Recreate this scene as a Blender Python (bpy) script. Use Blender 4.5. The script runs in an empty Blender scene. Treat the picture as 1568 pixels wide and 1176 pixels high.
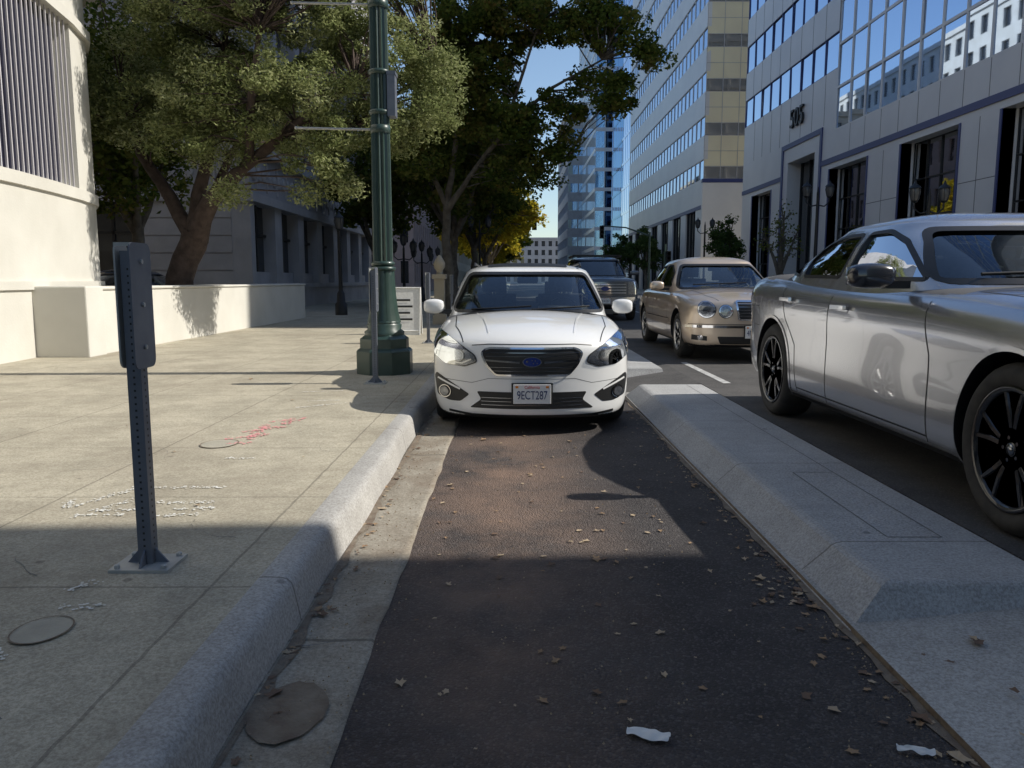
import bpy,bmesh,math,random
import numpy as np
from mathutils import Vector,Matrix
from mathutils.bvhtree import BVHTree
random.seed(7); np.random.seed(7)
sc=bpy.context.scene
R=math.radians
# ------------------------------------------------------------------ materials
def newmat(name):
    m=bpy.data.materials.new(name); m.use_nodes=True
    nt=m.node_tree; b=nt.nodes['Principled BSDF']
    return m,nt,b
def N(nt,t,**k):
    n=nt.nodes.new(t)
    for a,v in k.items(): setattr(n,a,v)
    return n
def lk(nt,a,b): nt.links.new(a,b)
def col(c): return (c[0],c[1],c[2],1)
def math_(nt,op,a,b=None):
    n=N(nt,'ShaderNodeMath',operation=op)
    for i,x in enumerate((a,b)):
        if x is None: continue
        if isinstance(x,(int,float)): n.inputs[i].default_value=x
        else: lk(nt,x,n.inputs[i])
    return n.outputs[0]
def noise(nt,vec,scale,detail=3,rough=.55):
    n=N(nt,'ShaderNodeTexNoise'); n.inputs['Scale'].default_value=scale
    n.inputs['Detail'].default_value=min(detail,4); n.inputs['Roughness'].default_value=rough
    lk(nt,vec,n.inputs['Vector']); return n.outputs['Fac']
def ramp(nt,fac,p0,p1,c0=(0,0,0),c1=(1,1,1)):
    r=N(nt,'ShaderNodeValToRGB'); r.color_ramp.elements[0].position=p0; r.color_ramp.elements[1].position=p1
    r.color_ramp.elements[0].color=col(c0); r.color_ramp.elements[1].color=col(c1)
    lk(nt,fac,r.inputs[0]); return r.outputs[0]
def mix(nt,fac,a,b,mode='MIX'):
    n=N(nt,'ShaderNodeMix',data_type='RGBA',blend_type=mode)
    if isinstance(fac,(int,float)): n.inputs[0].default_value=fac
    else: lk(nt,fac,n.inputs[0])
    for i,x in ((6,a),(7,b)):
        if isinstance(x,tuple): n.inputs[i].default_value=col(x)
        else: lk(nt,x,n.inputs[i])
    return n.outputs[2]
def pm(name,c1,c2=None,scale=3,rough=.7,metal=0,coat=0,bump=0,bscale=60,spec=None,emit=None):
    m,nt,b=newmat(name)
    b.inputs['Base Color'].default_value=col(c1); b.inputs['Roughness'].default_value=rough
    b.inputs['Metallic'].default_value=metal
    if coat: b.inputs['Coat Weight'].default_value=coat; b.inputs['Coat Roughness'].default_value=.03
    if spec is not None: b.inputs['Specular IOR Level'].default_value=spec
    if emit: b.inputs['Emission Color'].default_value=col(emit); b.inputs['Emission Strength'].default_value=1.5
    if c2 or bump: tc=N(nt,'ShaderNodeTexCoord').outputs['Object']
    if c2:
        f=ramp(nt,noise(nt,tc,scale,4),.32,.68)
        lk(nt,mix(nt,f,c1,c2),b.inputs['Base Color'])
    if bump:
        bp=N(nt,'ShaderNodeBump'); bp.inputs['Strength'].default_value=bump; bp.inputs['Distance'].default_value=.01
        lk(nt,noise(nt,tc,bscale,3),bp.inputs['Height']); lk(nt,bp.outputs[0],b.inputs['Normal'])
    return m
def concrete(name,c1,c2,jx=None,jy=None,x0=0,y0=0,jw=.012,stain=.5,dark=(.12,.10,.08),bump=.5,js=.6):
    m,nt,b=newmat(name); b.inputs['Roughness'].default_value=.88; b.inputs['Specular IOR Level'].default_value=.25
    tc=N(nt,'ShaderNodeTexCoord').outputs['Object']
    c=mix(nt,ramp(nt,noise(nt,tc,1.7,4,.75),.38,.62),c1,c2)
    fine=noise(nt,tc,85,3,.8)
    c=mix(nt,ramp(nt,fine,.36,.64),mix(nt,1.0,c,(1.08,1.08,1.08),'MULTIPLY'),mix(nt,1.0,c,(.64,.62,.60),'MULTIPLY'))
    st=ramp(nt,noise(nt,tc,.7,4,.8),.47,.70)
    c=mix(nt,math_(nt,'MULTIPLY',st,stain),c,dark)
    v=N(nt,'ShaderNodeTexVoronoi'); v.inputs['Scale'].default_value=3.6; lk(nt,tc,v.inputs['Vector'])
    sp=ramp(nt,v.outputs['Distance'],.05,.085,(1,1,1),(0,0,0))
    msk=ramp(nt,noise(nt,tc,.9,1),.40,.55)
    c=mix(nt,math_(nt,'MULTIPLY',math_(nt,'MULTIPLY',sp,msk),.45),c,(.07,.06,.055))
    sx=N(nt,'ShaderNodeSeparateXYZ'); lk(nt,tc,sx.inputs[0])
    J=None
    wob=math_(nt,'MULTIPLY',noise(nt,tc,8,2),.016)
    for ax,s,o in ((0,jx,x0),(1,jy,y0)):
        if not s: continue
        a=math_(nt,'ADD',math_(nt,'ADD',sx.outputs[ax],1000*s-o),wob)
        a=math_(nt,'LESS_THAN',math_(nt,'MODULO',a,s),jw)
        J=a if J is None else math_(nt,'MAXIMUM',J,a)
    h=math_(nt,'MULTIPLY',fine,.4)
    if J is not None:
        c=mix(nt,math_(nt,'MULTIPLY',J,js),c,(.09,.08,.065))
        h=math_(nt,'SUBTRACT',h,J)
    lk(nt,c,b.inputs['Base Color'])
    bp=N(nt,'ShaderNodeBump'); bp.inputs['Strength'].default_value=bump; bp.inputs['Distance'].default_value=.008
    lk(nt,h,bp.inputs['Height']); lk(nt,bp.outputs[0],b.inputs['Normal'])
    return m
def asphalt(name,c1,c2,red=0):
    m,nt,b=newmat(name); b.inputs['Roughness'].default_value=.8; b.inputs['Specular IOR Level'].default_value=.35
    tc=N(nt,'ShaderNodeTexCoord').outputs['Object']
    v=N(nt,'ShaderNodeTexVoronoi'); v.inputs['Scale'].default_value=120; lk(nt,tc,v.inputs['Vector'])
    n1=noise(nt,tc,2.2,4,.7)
    c=mix(nt,ramp(nt,n1,.35,.65),c1,c2)
    sepc=N(nt,'ShaderNodeSeparateColor'); lk(nt,v.outputs['Color'],sepc.inputs[0])
    chip=ramp(nt,sepc.outputs[0],.7,1.0)
    c=mix(nt,math_(nt,'MULTIPLY',chip,.32),c,(.24,.22,.21))
    if red:
        sx=N(nt,'ShaderNodeSeparateXYZ'); lk(nt,tc,sx.inputs[0])
        d=math_(nt,'ABSOLUTE',math_(nt,'ADD',sx.outputs[0],.06))
        g=ramp(nt,d,.0,.75,(1,1,1),(0,0,0))
        gy=ramp(nt,math_(nt,'ABSOLUTE',math_(nt,'MULTIPLY',math_(nt,'ADD',sx.outputs[1],-4.9),.28)),.1,1.0,(1,1,1),(.35,.35,.35))
        g2=ramp(nt,noise(nt,tc,1.5,4,.7),.30,.60)
        c=mix(nt,math_(nt,'MULTIPLY',math_(nt,'MULTIPLY',math_(nt,'MULTIPLY',g,g2),gy),.72),c,(.30,.20,.145))
    lk(nt,c,b.inputs['Base Color'])
    bp=N(nt,'ShaderNodeBump'); bp.inputs['Strength'].default_value=1; bp.inputs['Distance'].default_value=.007
    hh=math_(nt,'ADD',math_(nt,'MULTIPLY',v.outputs['Distance'],-1.0),noise(nt,tc,35,2))
    lk(nt,hh,bp.inputs['Height']); lk(nt,bp.outputs[0],b.inputs['Normal'])
    return m
def carglass(name,tint):
    m=bpy.data.materials.new(name); m.use_nodes=True; nt=m.node_tree; nt.nodes.clear()
    o=N(nt,'ShaderNodeOutputMaterial'); t=N(nt,'ShaderNodeBsdfTransparent'); t.inputs[0].default_value=col(tint)
    g=N(nt,'ShaderNodeBsdfGlossy'); g.inputs['Roughness'].default_value=.01; g.inputs[0].default_value=(.9,.95,1,1)
    f=N(nt,'ShaderNodeFresnel'); f.inputs[0].default_value=1.55
    mx=N(nt,'ShaderNodeMixShader'); lk(nt,math_(nt,'ADD',math_(nt,'MULTIPLY',f.outputs[0],1.3),.03),mx.inputs[0])
    lk(nt,t.outputs[0],mx.inputs[1]); lk(nt,g.outputs[0],mx.inputs[2]); lk(nt,mx.outputs[0],o.inputs[0]); return m
def leafmat(name,cols,trans=.35):
    m=bpy.data.materials.new(name); m.use_nodes=True; nt=m.node_tree; nt.nodes.clear()
    o=N(nt,'ShaderNodeOutputMaterial'); at=N(nt,'ShaderNodeAttribute',attribute_name='rnd')
    r=N(nt,'ShaderNodeValToRGB'); e=r.color_ramp.elements
    while len(e)<len(cols): e.new(.5)
    for i,c in enumerate(cols): e[i].position=i/(len(cols)-1); e[i].color=col(c)
    lk(nt,at.outputs['Fac'],r.inputs[0])
    d=N(nt,'ShaderNodeBsdfDiffuse')
    t=N(nt,'ShaderNodeBsdfTranslucent'); mx=N(nt,'ShaderNodeMixShader'); mx.inputs[0].default_value=trans
    lk(nt,r.outputs[0],d.inputs[0]); lk(nt,r.outputs[0],t.inputs[0])
    lk(nt,d.outputs[0],mx.inputs[1]); lk(nt,t.outputs[0],mx.inputs[2]); lk(nt,mx.outputs[0],o.inputs[0]); return m

M={}
M['black']=pm('black_plastic',(.014,.014,.015),rough=.45)
M['rub']=pm('tyre_rubber',(.022,.022,.022),(.04,.038,.035),rough=.8,scale=20)
M['inter']=pm('interior_trim',(.09,.09,.095),rough=.8)
M['seat']=pm('seat_fabric',(.045,.045,.05),(.07,.07,.075),rough=.9,scale=30)
M['chrome']=pm('chrome',(.8,.8,.82),rough=.08,metal=1)
M['chromed']=pm('dark_chrome',(.25,.26,.28),rough=.15,metal=1)
M['alu']=pm('alloy',(.6,.6,.61),rough=.28,metal=.9)
M['rimblack']=pm('gloss_black_alloy',(.02,.02,.022),rough=.2,coat=.6)
M['glass']=carglass('windscreen_glass',(.78,.84,.82))
M['glassd']=carglass('tinted_glass',(.25,.28,.28))
M['lens']=carglass('lamp_lens',(.85,.87,.9))
M['amber']=pm('amber_lens',(.75,.25,.03),rough=.2,coat=1)
M['red']=pm('red_lens',(.4,.01,.01),rough=.2,coat=1)
M['refl']=pm('lamp_reflector',(.42,.43,.46),(.16,.17,.19),scale=25,rough=.25,metal=.8)
M['white_paint']=pm('white_car_paint',(.84,.84,.83),rough=.3,coat=1)
M['silver_paint']=pm('silver_car_paint',(.56,.56,.58),rough=.25,metal=.8,coat=1)
M['gold_paint']=pm('champagne_car_paint',(.66,.54,.42),rough=.34,metal=.55,coat=1)
M['grey_paint']=pm('dark_grey_car_paint',(.12,.13,.15),rough=.3,metal=.4,coat=1)
M['dark_paint']=pm('dark_car_paint',(.02,.022,.03),rough=.25,coat=1)
M['platew']=pm('plate_white',(.8,.8,.79),rough=.4)
M['plateb']=pm('plate_blue',(.02,.03,.12),rough=.4)
M['plater']=pm('plate_red',(.5,.03,.03),rough=.4)
M['blue']=pm('badge_blue',(.01,.03,.2),rough=.2,coat=1)
M['paper']=pm('paper_white',(.78,.78,.76),(.66,.66,.64),scale=20,rough=.8)
M['walk']=concrete('sidewalk_concrete',(.56,.515,.405),(.43,.395,.31),1.22,1.22,-1.1,.35,.012,.42,(.23,.19,.145),.7,.45)
M['kerb']=concrete('kerb_concrete',(.52,.51,.485),(.43,.42,.40),None,3.05,0,2.88,.012,.3,(.2,.18,.15))
M['gut']=concrete('gutter_concrete',(.42,.385,.32),(.30,.265,.21),None,3.05,0,2.70,.02,.8,(.15,.10,.065),.9)
M['isl']=concrete('island_concrete',(.48,.485,.485),(.40,.405,.405),None,1.5,0,.35,.01,.2,(.22,.21,.2),.6)
M['pan']=concrete('pan_concrete',(.48,.475,.455),(.38,.375,.36),None,None,stain=.35)
M['asph']=asphalt('lane_asphalt',(.042,.037,.037),(.070,.062,.060),1)
M['asph2']=asphalt('road_asphalt',(.075,.072,.07),(.11,.105,.10),0)
M['ground']=pm('ground_mat',(.13,.13,.12),(.17,.16,.15),scale=.2,rough=.9)
M['line']=pm('road_paint',(.62,.62,.60),(.28,.27,.26),scale=14,rough=.7)
M['stone']=pm('grey_stone',(.40,.39,.405),(.32,.315,.33),scale=.7,rough=.85,bump=.3,bscale=8)
M['stone2']=pm('grey_stone_trim',(.48,.47,.475),(.39,.38,.385),scale=1.2,rough=.85,bump=.3,bscale=14)
M['stucco']=pm('cream_stucco',(.68,.66,.60),(.58,.56,.50),scale=.8,rough=.85,bump=.25,bscale=30)
M['slat']=pm('louvre_slat',(.55,.53,.55),rough=.6)
M['louv']=pm('louvre_dark',(.02,.02,.04),rough=.4)
M['wglass']=pm('window_glass_dark',(.02,.023,.026),rough=.04,spec=.9)
M['panelw']=pm('white_wall_panel',(.68,.67,.66),(.61,.60,.595),scale=.5,rough=.35)
M['trimb']=pm('blue_trim',(.04,.055,.17),rough=.4)
def mirror(name,c,rough=.02,bs=.35,st=.06):
    return pm(name,c,rough=rough,metal=1,bump=st,bscale=bs)
M['mir']=mirror('mirror_glass',(.56,.70,.92),st=.10)
M['mird']=mirror('dim_mirror_glass',(.40,.41,.43),bs=.6,st=.12)
M['mirb']=mirror('mirror_glass_blue',(.34,.50,.74))
M['teal']=mirror('teal_glass',(.36,.52,.64),.06)
M['cream']=pm('cream_panel',(.82,.73,.50),(.74,.65,.46),scale=.4,rough=.3)
M['pink']=pm('pink_brick',(.55,.41,.37),(.47,.35,.31),scale=2,rough=.9)
M['beige']=pm('beige_stone',(.46,.40,.30),(.38,.33,.25),scale=1,rough=.85)
M['green']=pm('dark_green_iron',(.022,.048,.040),(.034,.064,.054),scale=6,rough=.38,coat=.2)
M['iron']=pm('black_iron',(.015,.016,.018),rough=.45)
M['globe']=pm('smoky_lantern_glass',(.10,.10,.10),rough=.2)
M['galv']=pm('blue_grey_steel',(.13,.145,.18),(.17,.185,.215),scale=9,rough=.42,metal=.3)
M['galvl']=pm('galvanised_steel',(.5,.5,.47),(.4,.4,.385),scale=14,rough=.5,metal=.3)
M['bark']=pm('bark',(.05,.034,.028),(.10,.072,.06),scale=7,rough=.95,bump=1,bscale=18)
M['bark2']=pm('plane_bark',(.08,.065,.05),(.17,.15,.12),scale=5,rough=.95,bump=.8,bscale=12)
M['grn']=pm('signal_green',(.02,.5,.3),rough=.3,emit=(.05,1,.5))
M['pinkp']=pm('pink_spray',(.80,.22,.27),(.64,.42,.36),scale=40,rough=.9)
M['whitep']=pm('white_spray',(.80,.80,.77),(.60,.58,.5),scale=30,rough=.9)
M['cover']=pm('patch_concrete',(.36,.335,.27),(.44,.41,.33),scale=9,rough=.9,bump=.6,bscale=60)
M['mud']=pm('dirt_patch',(.15,.11,.08),(.24,.20,.15),scale=12,rough=.95,bump=.8,bscale=50)
M['joint']=pm('joint_line',(.16,.155,.15),rough=.95)

# ------------------------------------------------------------------ mesh builder
class MB:
    def __init__(s): s.v=[];s.f=[];s.m=[];s.s=[];s.mats=[]
    def mi(s,mat):
        mat=M[mat] if isinstance(mat,str) else mat
        if mat not in s.mats: s.mats.append(mat)
        return s.mats.index(mat)
    def poly(s,pts,mat,sm=False):
        i=len(s.v); s.v+= [tuple(p) for p in pts]; s.f.append(tuple(range(i,i+len(pts)))); s.m.append(s.mi(mat)); s.s.append(sm)
    def grid(s,rows,mat,sm=True,close=False):
        i=len(s.v); n=len(rows[0])
        for r in rows: s.v+=[tuple(p) for p in r]
        k=s.mi(mat)
        for a in range(len(rows)-1):
            for b in range(n if close else n-1):
                c=(b+1)%n
                s.f.append((i+a*n+b,i+a*n+c,i+(a+1)*n+c,i+(a+1)*n+b)); s.m.append(k); s.s.append(sm)
    def box(s,x0,x1,y0,y1,z0,z1,mat):
        i=len(s.v); k=s.mi(mat)
        s.v+=[(x0,y0,z0),(x1,y0,z0),(x1,y1,z0),(x0,y1,z0),(x0,y0,z1),(x1,y0,z1),(x1,y1,z1),(x0,y1,z1)]
        for f in ((0,3,2,1),(4,5,6,7),(0,1,5,4),(1,2,6,5),(2,3,7,6),(3,0,4,7)):
            s.f.append(tuple(i+a for a in f)); s.m.append(k); s.s.append(False)
    def tube(s,pts,rad,mat,n=8,star=0,sm=True):
        pts=[Vector(p) for p in pts]; rows=[]
        if isinstance(rad,(int,float)): rad=[rad]*len(pts)
        for i,p in enumerate(pts):
            d=(pts[min(i+1,len(pts)-1)]-pts[max(i-1,0)]).normalized()
            a=Vector((1,0,0)) if abs(d.x)<.8 else Vector((0,1,0))
            u=d.cross(a).normalized(); w=d.cross(u)
            rows.append([p+(u*math.cos(t)+w*math.sin(t))*rad[i]*(1+(star*(1 if k%2 else -1))) for k,t in enumerate([2*math.pi*k/n for k in range(n)])])
        s.grid(rows,mat,sm,True)
        s.poly(rows[0][::-1],mat); s.poly(rows[-1],mat)
    def lathe(s,c,prof,mat,n=24,axis='Z',sm=True,star=0,ph=0):
        rows=[]
        for r,h in prof:
            row=[]
            for k in range(n):
                t=2*math.pi*(k+ph)/n; rr=r*(1+(star if k%2 else -star))
                if axis=='Z': row.append((c[0]+rr*math.cos(t),c[1]+rr*math.sin(t),c[2]+h))
                elif axis=='X': row.append((c[0]+h,c[1]+rr*math.cos(t),c[2]+rr*math.sin(t)))
                else: row.append((c[0]+rr*math.cos(t),c[1]+h,c[2]+rr*math.sin(t)))
            rows.append(row)
        s.grid(rows,mat,sm,True)
        s.poly(rows[0][::-1],mat); s.poly(rows[-1],mat)
    def extr(s,poly,axis,a,b,mat):
        def P(p,h):
            return {'X':(h,p[0],p[1]),'Y':(p[0],h,p[1]),'Z':(p[0],p[1],h)}[axis]
        s.poly([P(p,a) for p in poly],mat); s.poly([P(p,b) for p in poly][::-1],mat)
        n=len(poly)
        for i in range(n):
            p,q=poly[i],poly[(i+1)%n]; s.poly([P(p,a),P(p,b),P(q,b),P(q,a)],mat)
    def wingrid(s,o,u,nrm,W,z0,z1,cols,rows,fw,fh,dep,mw,mg,tilt=.004):
        o=Vector(o);u=Vector(u).normalized();nn=Vector(nrm).normalized();cw=W/cols;ch=(z1-z0)/rows
        def P(a,z,d=0): 
            q=o+u*a-nn*d; return (q.x,q.y,z)
        for i in range(cols):
            for j in range(rows):
                a0=i*cw;a1=a0+cw;b0=z0+j*ch;b1=b0+ch
                c0=a0+cw*(1-fw)/2;c1=a1-cw*(1-fw)/2;d0=b0+ch*(1-fh)/2;d1=b1-ch*(1-fh)/2
                if fw<1:
                    s.poly([P(a0,b0),P(c0,b0),P(c0,b1),P(a0,b1)],mw); s.poly([P(c1,b0),P(a1,b0),P(a1,b1),P(c1,b1)],mw)
                if fh<1:
                    s.poly([P(c0,b0),P(c1,b0),P(c1,d0),P(c0,d0)],mw); s.poly([P(c0,d1),P(c1,d1),P(c1,b1),P(c0,b1)],mw)
                if dep>0:
                    s.poly([P(c0,d0),P(c0,d0,dep),P(c0,d1,dep),P(c0,d1)],mw); s.poly([P(c1,d0),P(c1,d0,dep),P(c1,d1,dep),P(c1,d1)],mw)
                    s.poly([P(c0,d0),P(c0,d0,dep),P(c1,d0,dep),P(c1,d0)],mw); s.poly([P(c0,d1),P(c0,d1,dep),P(c1,d1,dep),P(c1,d1)],mw)
                t=[random.uniform(-tilt,tilt)*min(cw,2) for _ in range(3)]
                q=[(c0,d0,dep+t[0]),(c1,d0,dep+t[1]),(c1,d1,dep+t[1]+t[2]),(c0,d1,dep+t[0]+t[2])]
                s.poly([P(*x) for x in q],mg)
    def obj(s,name,parent=None,bevel=0,loc=None,fixn=False,seg=2):
        me=bpy.data.meshes.new(name); me.from_pydata(s.v,[],s.f)
        for m in s.mats: me.materials.append(m)
        me.polygons.foreach_set('material_index',s.m); me.polygons.foreach_set('use_smooth',s.s)
        if fixn or bevel:
            bm=bmesh.new(); bm.from_mesh(me); bmesh.ops.remove_doubles(bm,verts=bm.verts,dist=1e-5); bmesh.ops.recalc_face_normals(bm,faces=bm.faces); bm.to_mesh(me); bm.free()
        me.update()
        o=bpy.data.objects.new(name,me); sc.collection.objects.link(o)
        if parent: o.parent=parent
        if loc: o.location=loc
        if bevel:
            b=o.modifiers.new('b','BEVEL'); b.width=bevel; b.segments=seg; b.limit_method='ANGLE'; b.angle_limit=R(35)
        return o
def empty(name,loc=(0,0,0),rz=0):
    e=bpy.data.objects.new(name,None); sc.collection.objects.link(e); e.location=loc; e.rotation_euler=(0,0,rz); e.empty_display_size=.3; return e
def text(name,body,size,loc,rot,mat,parent=None,ext=.002,sx=1):
    c=bpy.data.curves.new(name,'FONT'); c.body=body; c.size=size; c.align_x='CENTER'; c.align_y='CENTER'; c.extrude=ext
    o=bpy.data.objects.new(name,c); sc.collection.objects.link(o)
    dg=bpy.context.evaluated_depsgraph_get(); me=bpy.data.meshes.new_from_object(o.evaluated_get(dg))
    bpy.data.objects.remove(o); me.materials.clear(); me.materials.append(M[mat])
    o=bpy.data.objects.new(name,me); sc.collection.objects.link(o); o.location=loc; o.rotation_euler=rot; o.scale=(sx,1,1)
    if parent: o.parent=parent
    return o

# ------------------------------------------------------------------ car kit
def rpoly(pts,r=.03,n=4):
    out=[]; L=len(pts)
    for i in range(L):
        p=Vector(pts[i]);a=Vector(pts[i-1]);b=Vector(pts[(i+1)%L])
        da=(a-p);db=(b-p); ra=min(r,da.length*.45); rb=min(r,db.length*.45)
        s=p+da.normalized()*ra; e=p+db.normalized()*rb
        for k in range(n+1):
            t=k/n; out.append(tuple(s*(1-t)**2+p*2*t*(1-t)+e*t*t))
    return out
def caster(bvh,mode):
    def f(a,b,off=0):
        if mode=='F': o=Vector((a,-5,b)); d=Vector((0,1,0))
        elif mode=='R': o=Vector((a,25,b)); d=Vector((0,-1,0))
        elif mode=='SR': o=Vector((5,a,b)); d=Vector((-1,0,0))
        elif mode=='SL': o=Vector((-5,a,b)); d=Vector((1,0,0))
        else: o=Vector((a,b,5)); d=Vector((0,0,-1))
        h,n,i,dist=bvh.ray_cast(o,d)
        if h is None:
            h,n,i,dist=bvh.find_nearest(o+d*4.6)
        if n.dot(d)>0: n=-n
        return h+n*off
    return f
def patch(mb,pts,mode,bvh,off,mat,step=.05,sm=True):
    bm=bmesh.new(); vs=[bm.verts.new((p[0],p[1],0)) for p in pts]; bm.faces.new(vs)
    for ax in (0,1):
        lo=min(p[ax] for p in pts);hi=max(p[ax] for p in pts)
        c=math.floor(lo/step)*step+step
        while c<hi:
            co=[0,0,0];co[ax]=c;no=[0,0,0];no[ax]=1
            bmesh.ops.bisect_plane(bm,geom=bm.verts[:]+bm.edges[:]+bm.faces[:],plane_co=co,plane_no=no); c+=step
    f=caster(bvh,mode); i=len(mb.v); bm.verts.index_update()
    for v in bm.verts: mb.v.append(tuple(f(v.co.x,v.co.y,off)))
    k=mb.mi(mat)
    for fc in bm.faces:
        mb.f.append(tuple(i+v.index for v in fc.verts)); mb.m.append(k); mb.s.append(sm)
    bm.free()
def strip(mb,path,w,mode,bvh,off,mat,closed=False,step=.04):
    P=[Vector(p) for p in path]
    if closed: P.append(P[0])
    Q=[]
    for a,b in zip(P[:-1],P[1:]):
        n=max(1,int((b-a).length/step))
        for k in range(n): Q.append(a+(b-a)*k/n)
    if not closed: Q.append(P[-1])
    f=caster(bvh,mode); L=[];Rr=[];n=len(Q)
    for i in range(n):
        a=Q[(i-1)%n] if (closed or i>0) else Q[i]; b=Q[(i+1)%n] if (closed or i<n-1) else Q[i]
        d=(b-a)
        if d.length<1e-9: d=Vector((1,0))
        d.normalize(); nn=Vector((-d.y,d.x))*w/2
        L.append(f(*(Q[i]+nn),off)); Rr.append(f(*(Q[i]-nn),off))
    if closed: L.append(L[0]);Rr.append(Rr[0])
    mb.grid([L,Rr],mat,True)
def disc(mb,c,r,mode,bvh,off,mat,n=20,asp=1):
    patch(mb,[(c[0]+r*asp*math.cos(2*math.pi*k/n),c[1]+r*math.sin(2*math.pi*k/n)) for k in range(n)],mode,bvh,off,mat,.06)
def evmesh(o):
    dg=bpy.context.evaluated_depsgraph_get(); return bpy.data.meshes.new_from_object(o.evaluated_get(dg))
def mkbvh(me): return BVHTree.FromPolygons([v.co[:] for v in me.vertices],[p.vertices[:] for p in me.polygons])
CF=[-1,-.7,-.35,0,.35,.7,1]
def body_mesh(S,W,bowf,bowlen,bowr,L,prof=None):
    V=[];F=[]
    pr=prof or (.995,1.0,.985)
    def bow(x,y):
        yy=y
        if y<bowlen: yy+=bowf*(1-y/bowlen)**1.4*(abs(x)/W)**2.2
        if y>L-bowlen: yy-=bowr*(1-(L-y)/bowlen)**1.4*(abs(x)/W)**2.2
        return yy
    def rows(st):
        y,w,zb,zt,cr=st[:5]; sh=st[5] if len(st)>5 else .92; d=zt-zb
        return [(.86*w,zb),(.965*w,zb+.05),(pr[0]*w,zb+.3*d),(pr[1]*w,zb+.58*d),(pr[2]*w,zb+.83*d),(sh*w,zt)]
    idx=[]
    for st in S:
        y,w,zb,zt,cr=st[:5]; rw=rows(st); ring=[]
        for c in (0,.35,.7): ring.append((c*rw[0][0],zb))
        ring+=rw
        for c in (.7,.35,0,-.35,-.7): ring.append((c*rw[5][0],zt+cr*(1-c*c)))
        ring+=[(-x,z) for x,z in rw[::-1]]
        for c in (-.7,-.35): ring.append((c*rw[0][0],zb))
        i0=len(V); V+=[(x,bow(x,y),z) for x,z in ring]; idx.append(i0)
    n=22
    for a,b in zip(idx[:-1],idx[1:]):
        for k in range(n): F.append((a+k,a+(k+1)%n,b+(k+1)%n,b+k))
    for which,i0 in ((0,idx[0]),(1,idx[-1])):
        st=S[0] if which==0 else S[-1]; rw=rows(st); y=st[0]
        G=[]
        for r in range(6):
            row=[]
            for ci,c in enumerate(CF):
                if ci==6: row.append(i0+3+r)
                elif ci==0: row.append(i0+19-r)
                elif r==0: row.append(i0+{3:0,4:1,5:2,1:20,2:21}[ci])
                elif r==5: row.append(i0+{5:9,4:10,3:11,2:12,1:13}[ci])
                else:
                    x=c*rw[r][0]; V.append((x,bow(x,y),rw[r][1]+(st[4]*(1-c*c)*(r/5)))); row.append(len(V)-1)
            G.append(row)
        for r in range(5):
            for c in range(6): F.append((G[r][c],G[r][c+1],G[r+1][c+1],G[r+1][c]))
    return V,F
def cabin_mesh(K,H,n=88,ex=4.2):
    rows=[]
    def ring(z,f,r,w,sc_=1):
        cy=(f+r)/2;hl=(r-f)/2;out=[]
        for k in range(n):
            t=2*math.pi*(k+.5)/n;c=math.cos(t);s=math.sin(t)
            x=w*math.copysign(abs(c)**(2/ex),c); y=hl*math.copysign(abs(s)**(2/ex),s)
            out.append((x*sc_,cy+y*sc_,z))
        return out
    for a,b in zip(K[:-1],K[1:]):
        m=3
        for j in range(m):
            t=j/m; rows.append(ring(*[a[i]+(b[i]-a[i])*t for i in range(4)]))
    z,f,r,w=K[-1]
    rows.append(ring(z,f,r,w))
    for s in (.02,.05,.09,.15,.24,.36,.5,.65,.82,.97):
        zz=z+(H-z)*(1-(1-s)**2.6)**.62
        rows.append(ring(zz,f,r,w,1-s))
    V=[p for r in rows for p in r];F=[]
    for a in range(len(rows)-1):
        for b in range(n): F.append((a*n+b,a*n+(b+1)%n,(a+1)*n+(b+1)%n,(a+1)*n+b))
    F.append(tuple((len(rows)-1)*n+k for k in range(n)))
    return V,F
def rawobj(name,V,F,mats,fix=True):
    me=bpy.data.meshes.new(name); me.from_pydata(V,[],F)
    bm=bmesh.new(); bm.from_mesh(me)
    if fix: bmesh.ops.recalc_face_normals(bm,faces=bm.faces)
    bm.to_mesh(me); bm.free()
    for m in mats: me.materials.append(m)
    o=bpy.data.objects.new(name,me); sc.collection.objects.link(o); return o
def boolcut(o,cut):
    b=o.modifiers.new('bo','BOOLEAN'); b.operation='DIFFERENCE'; b.object=cut; b.solver='EXACT'
    try: b.material_mode='TRANSFER'
    except Exception: pass
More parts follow.
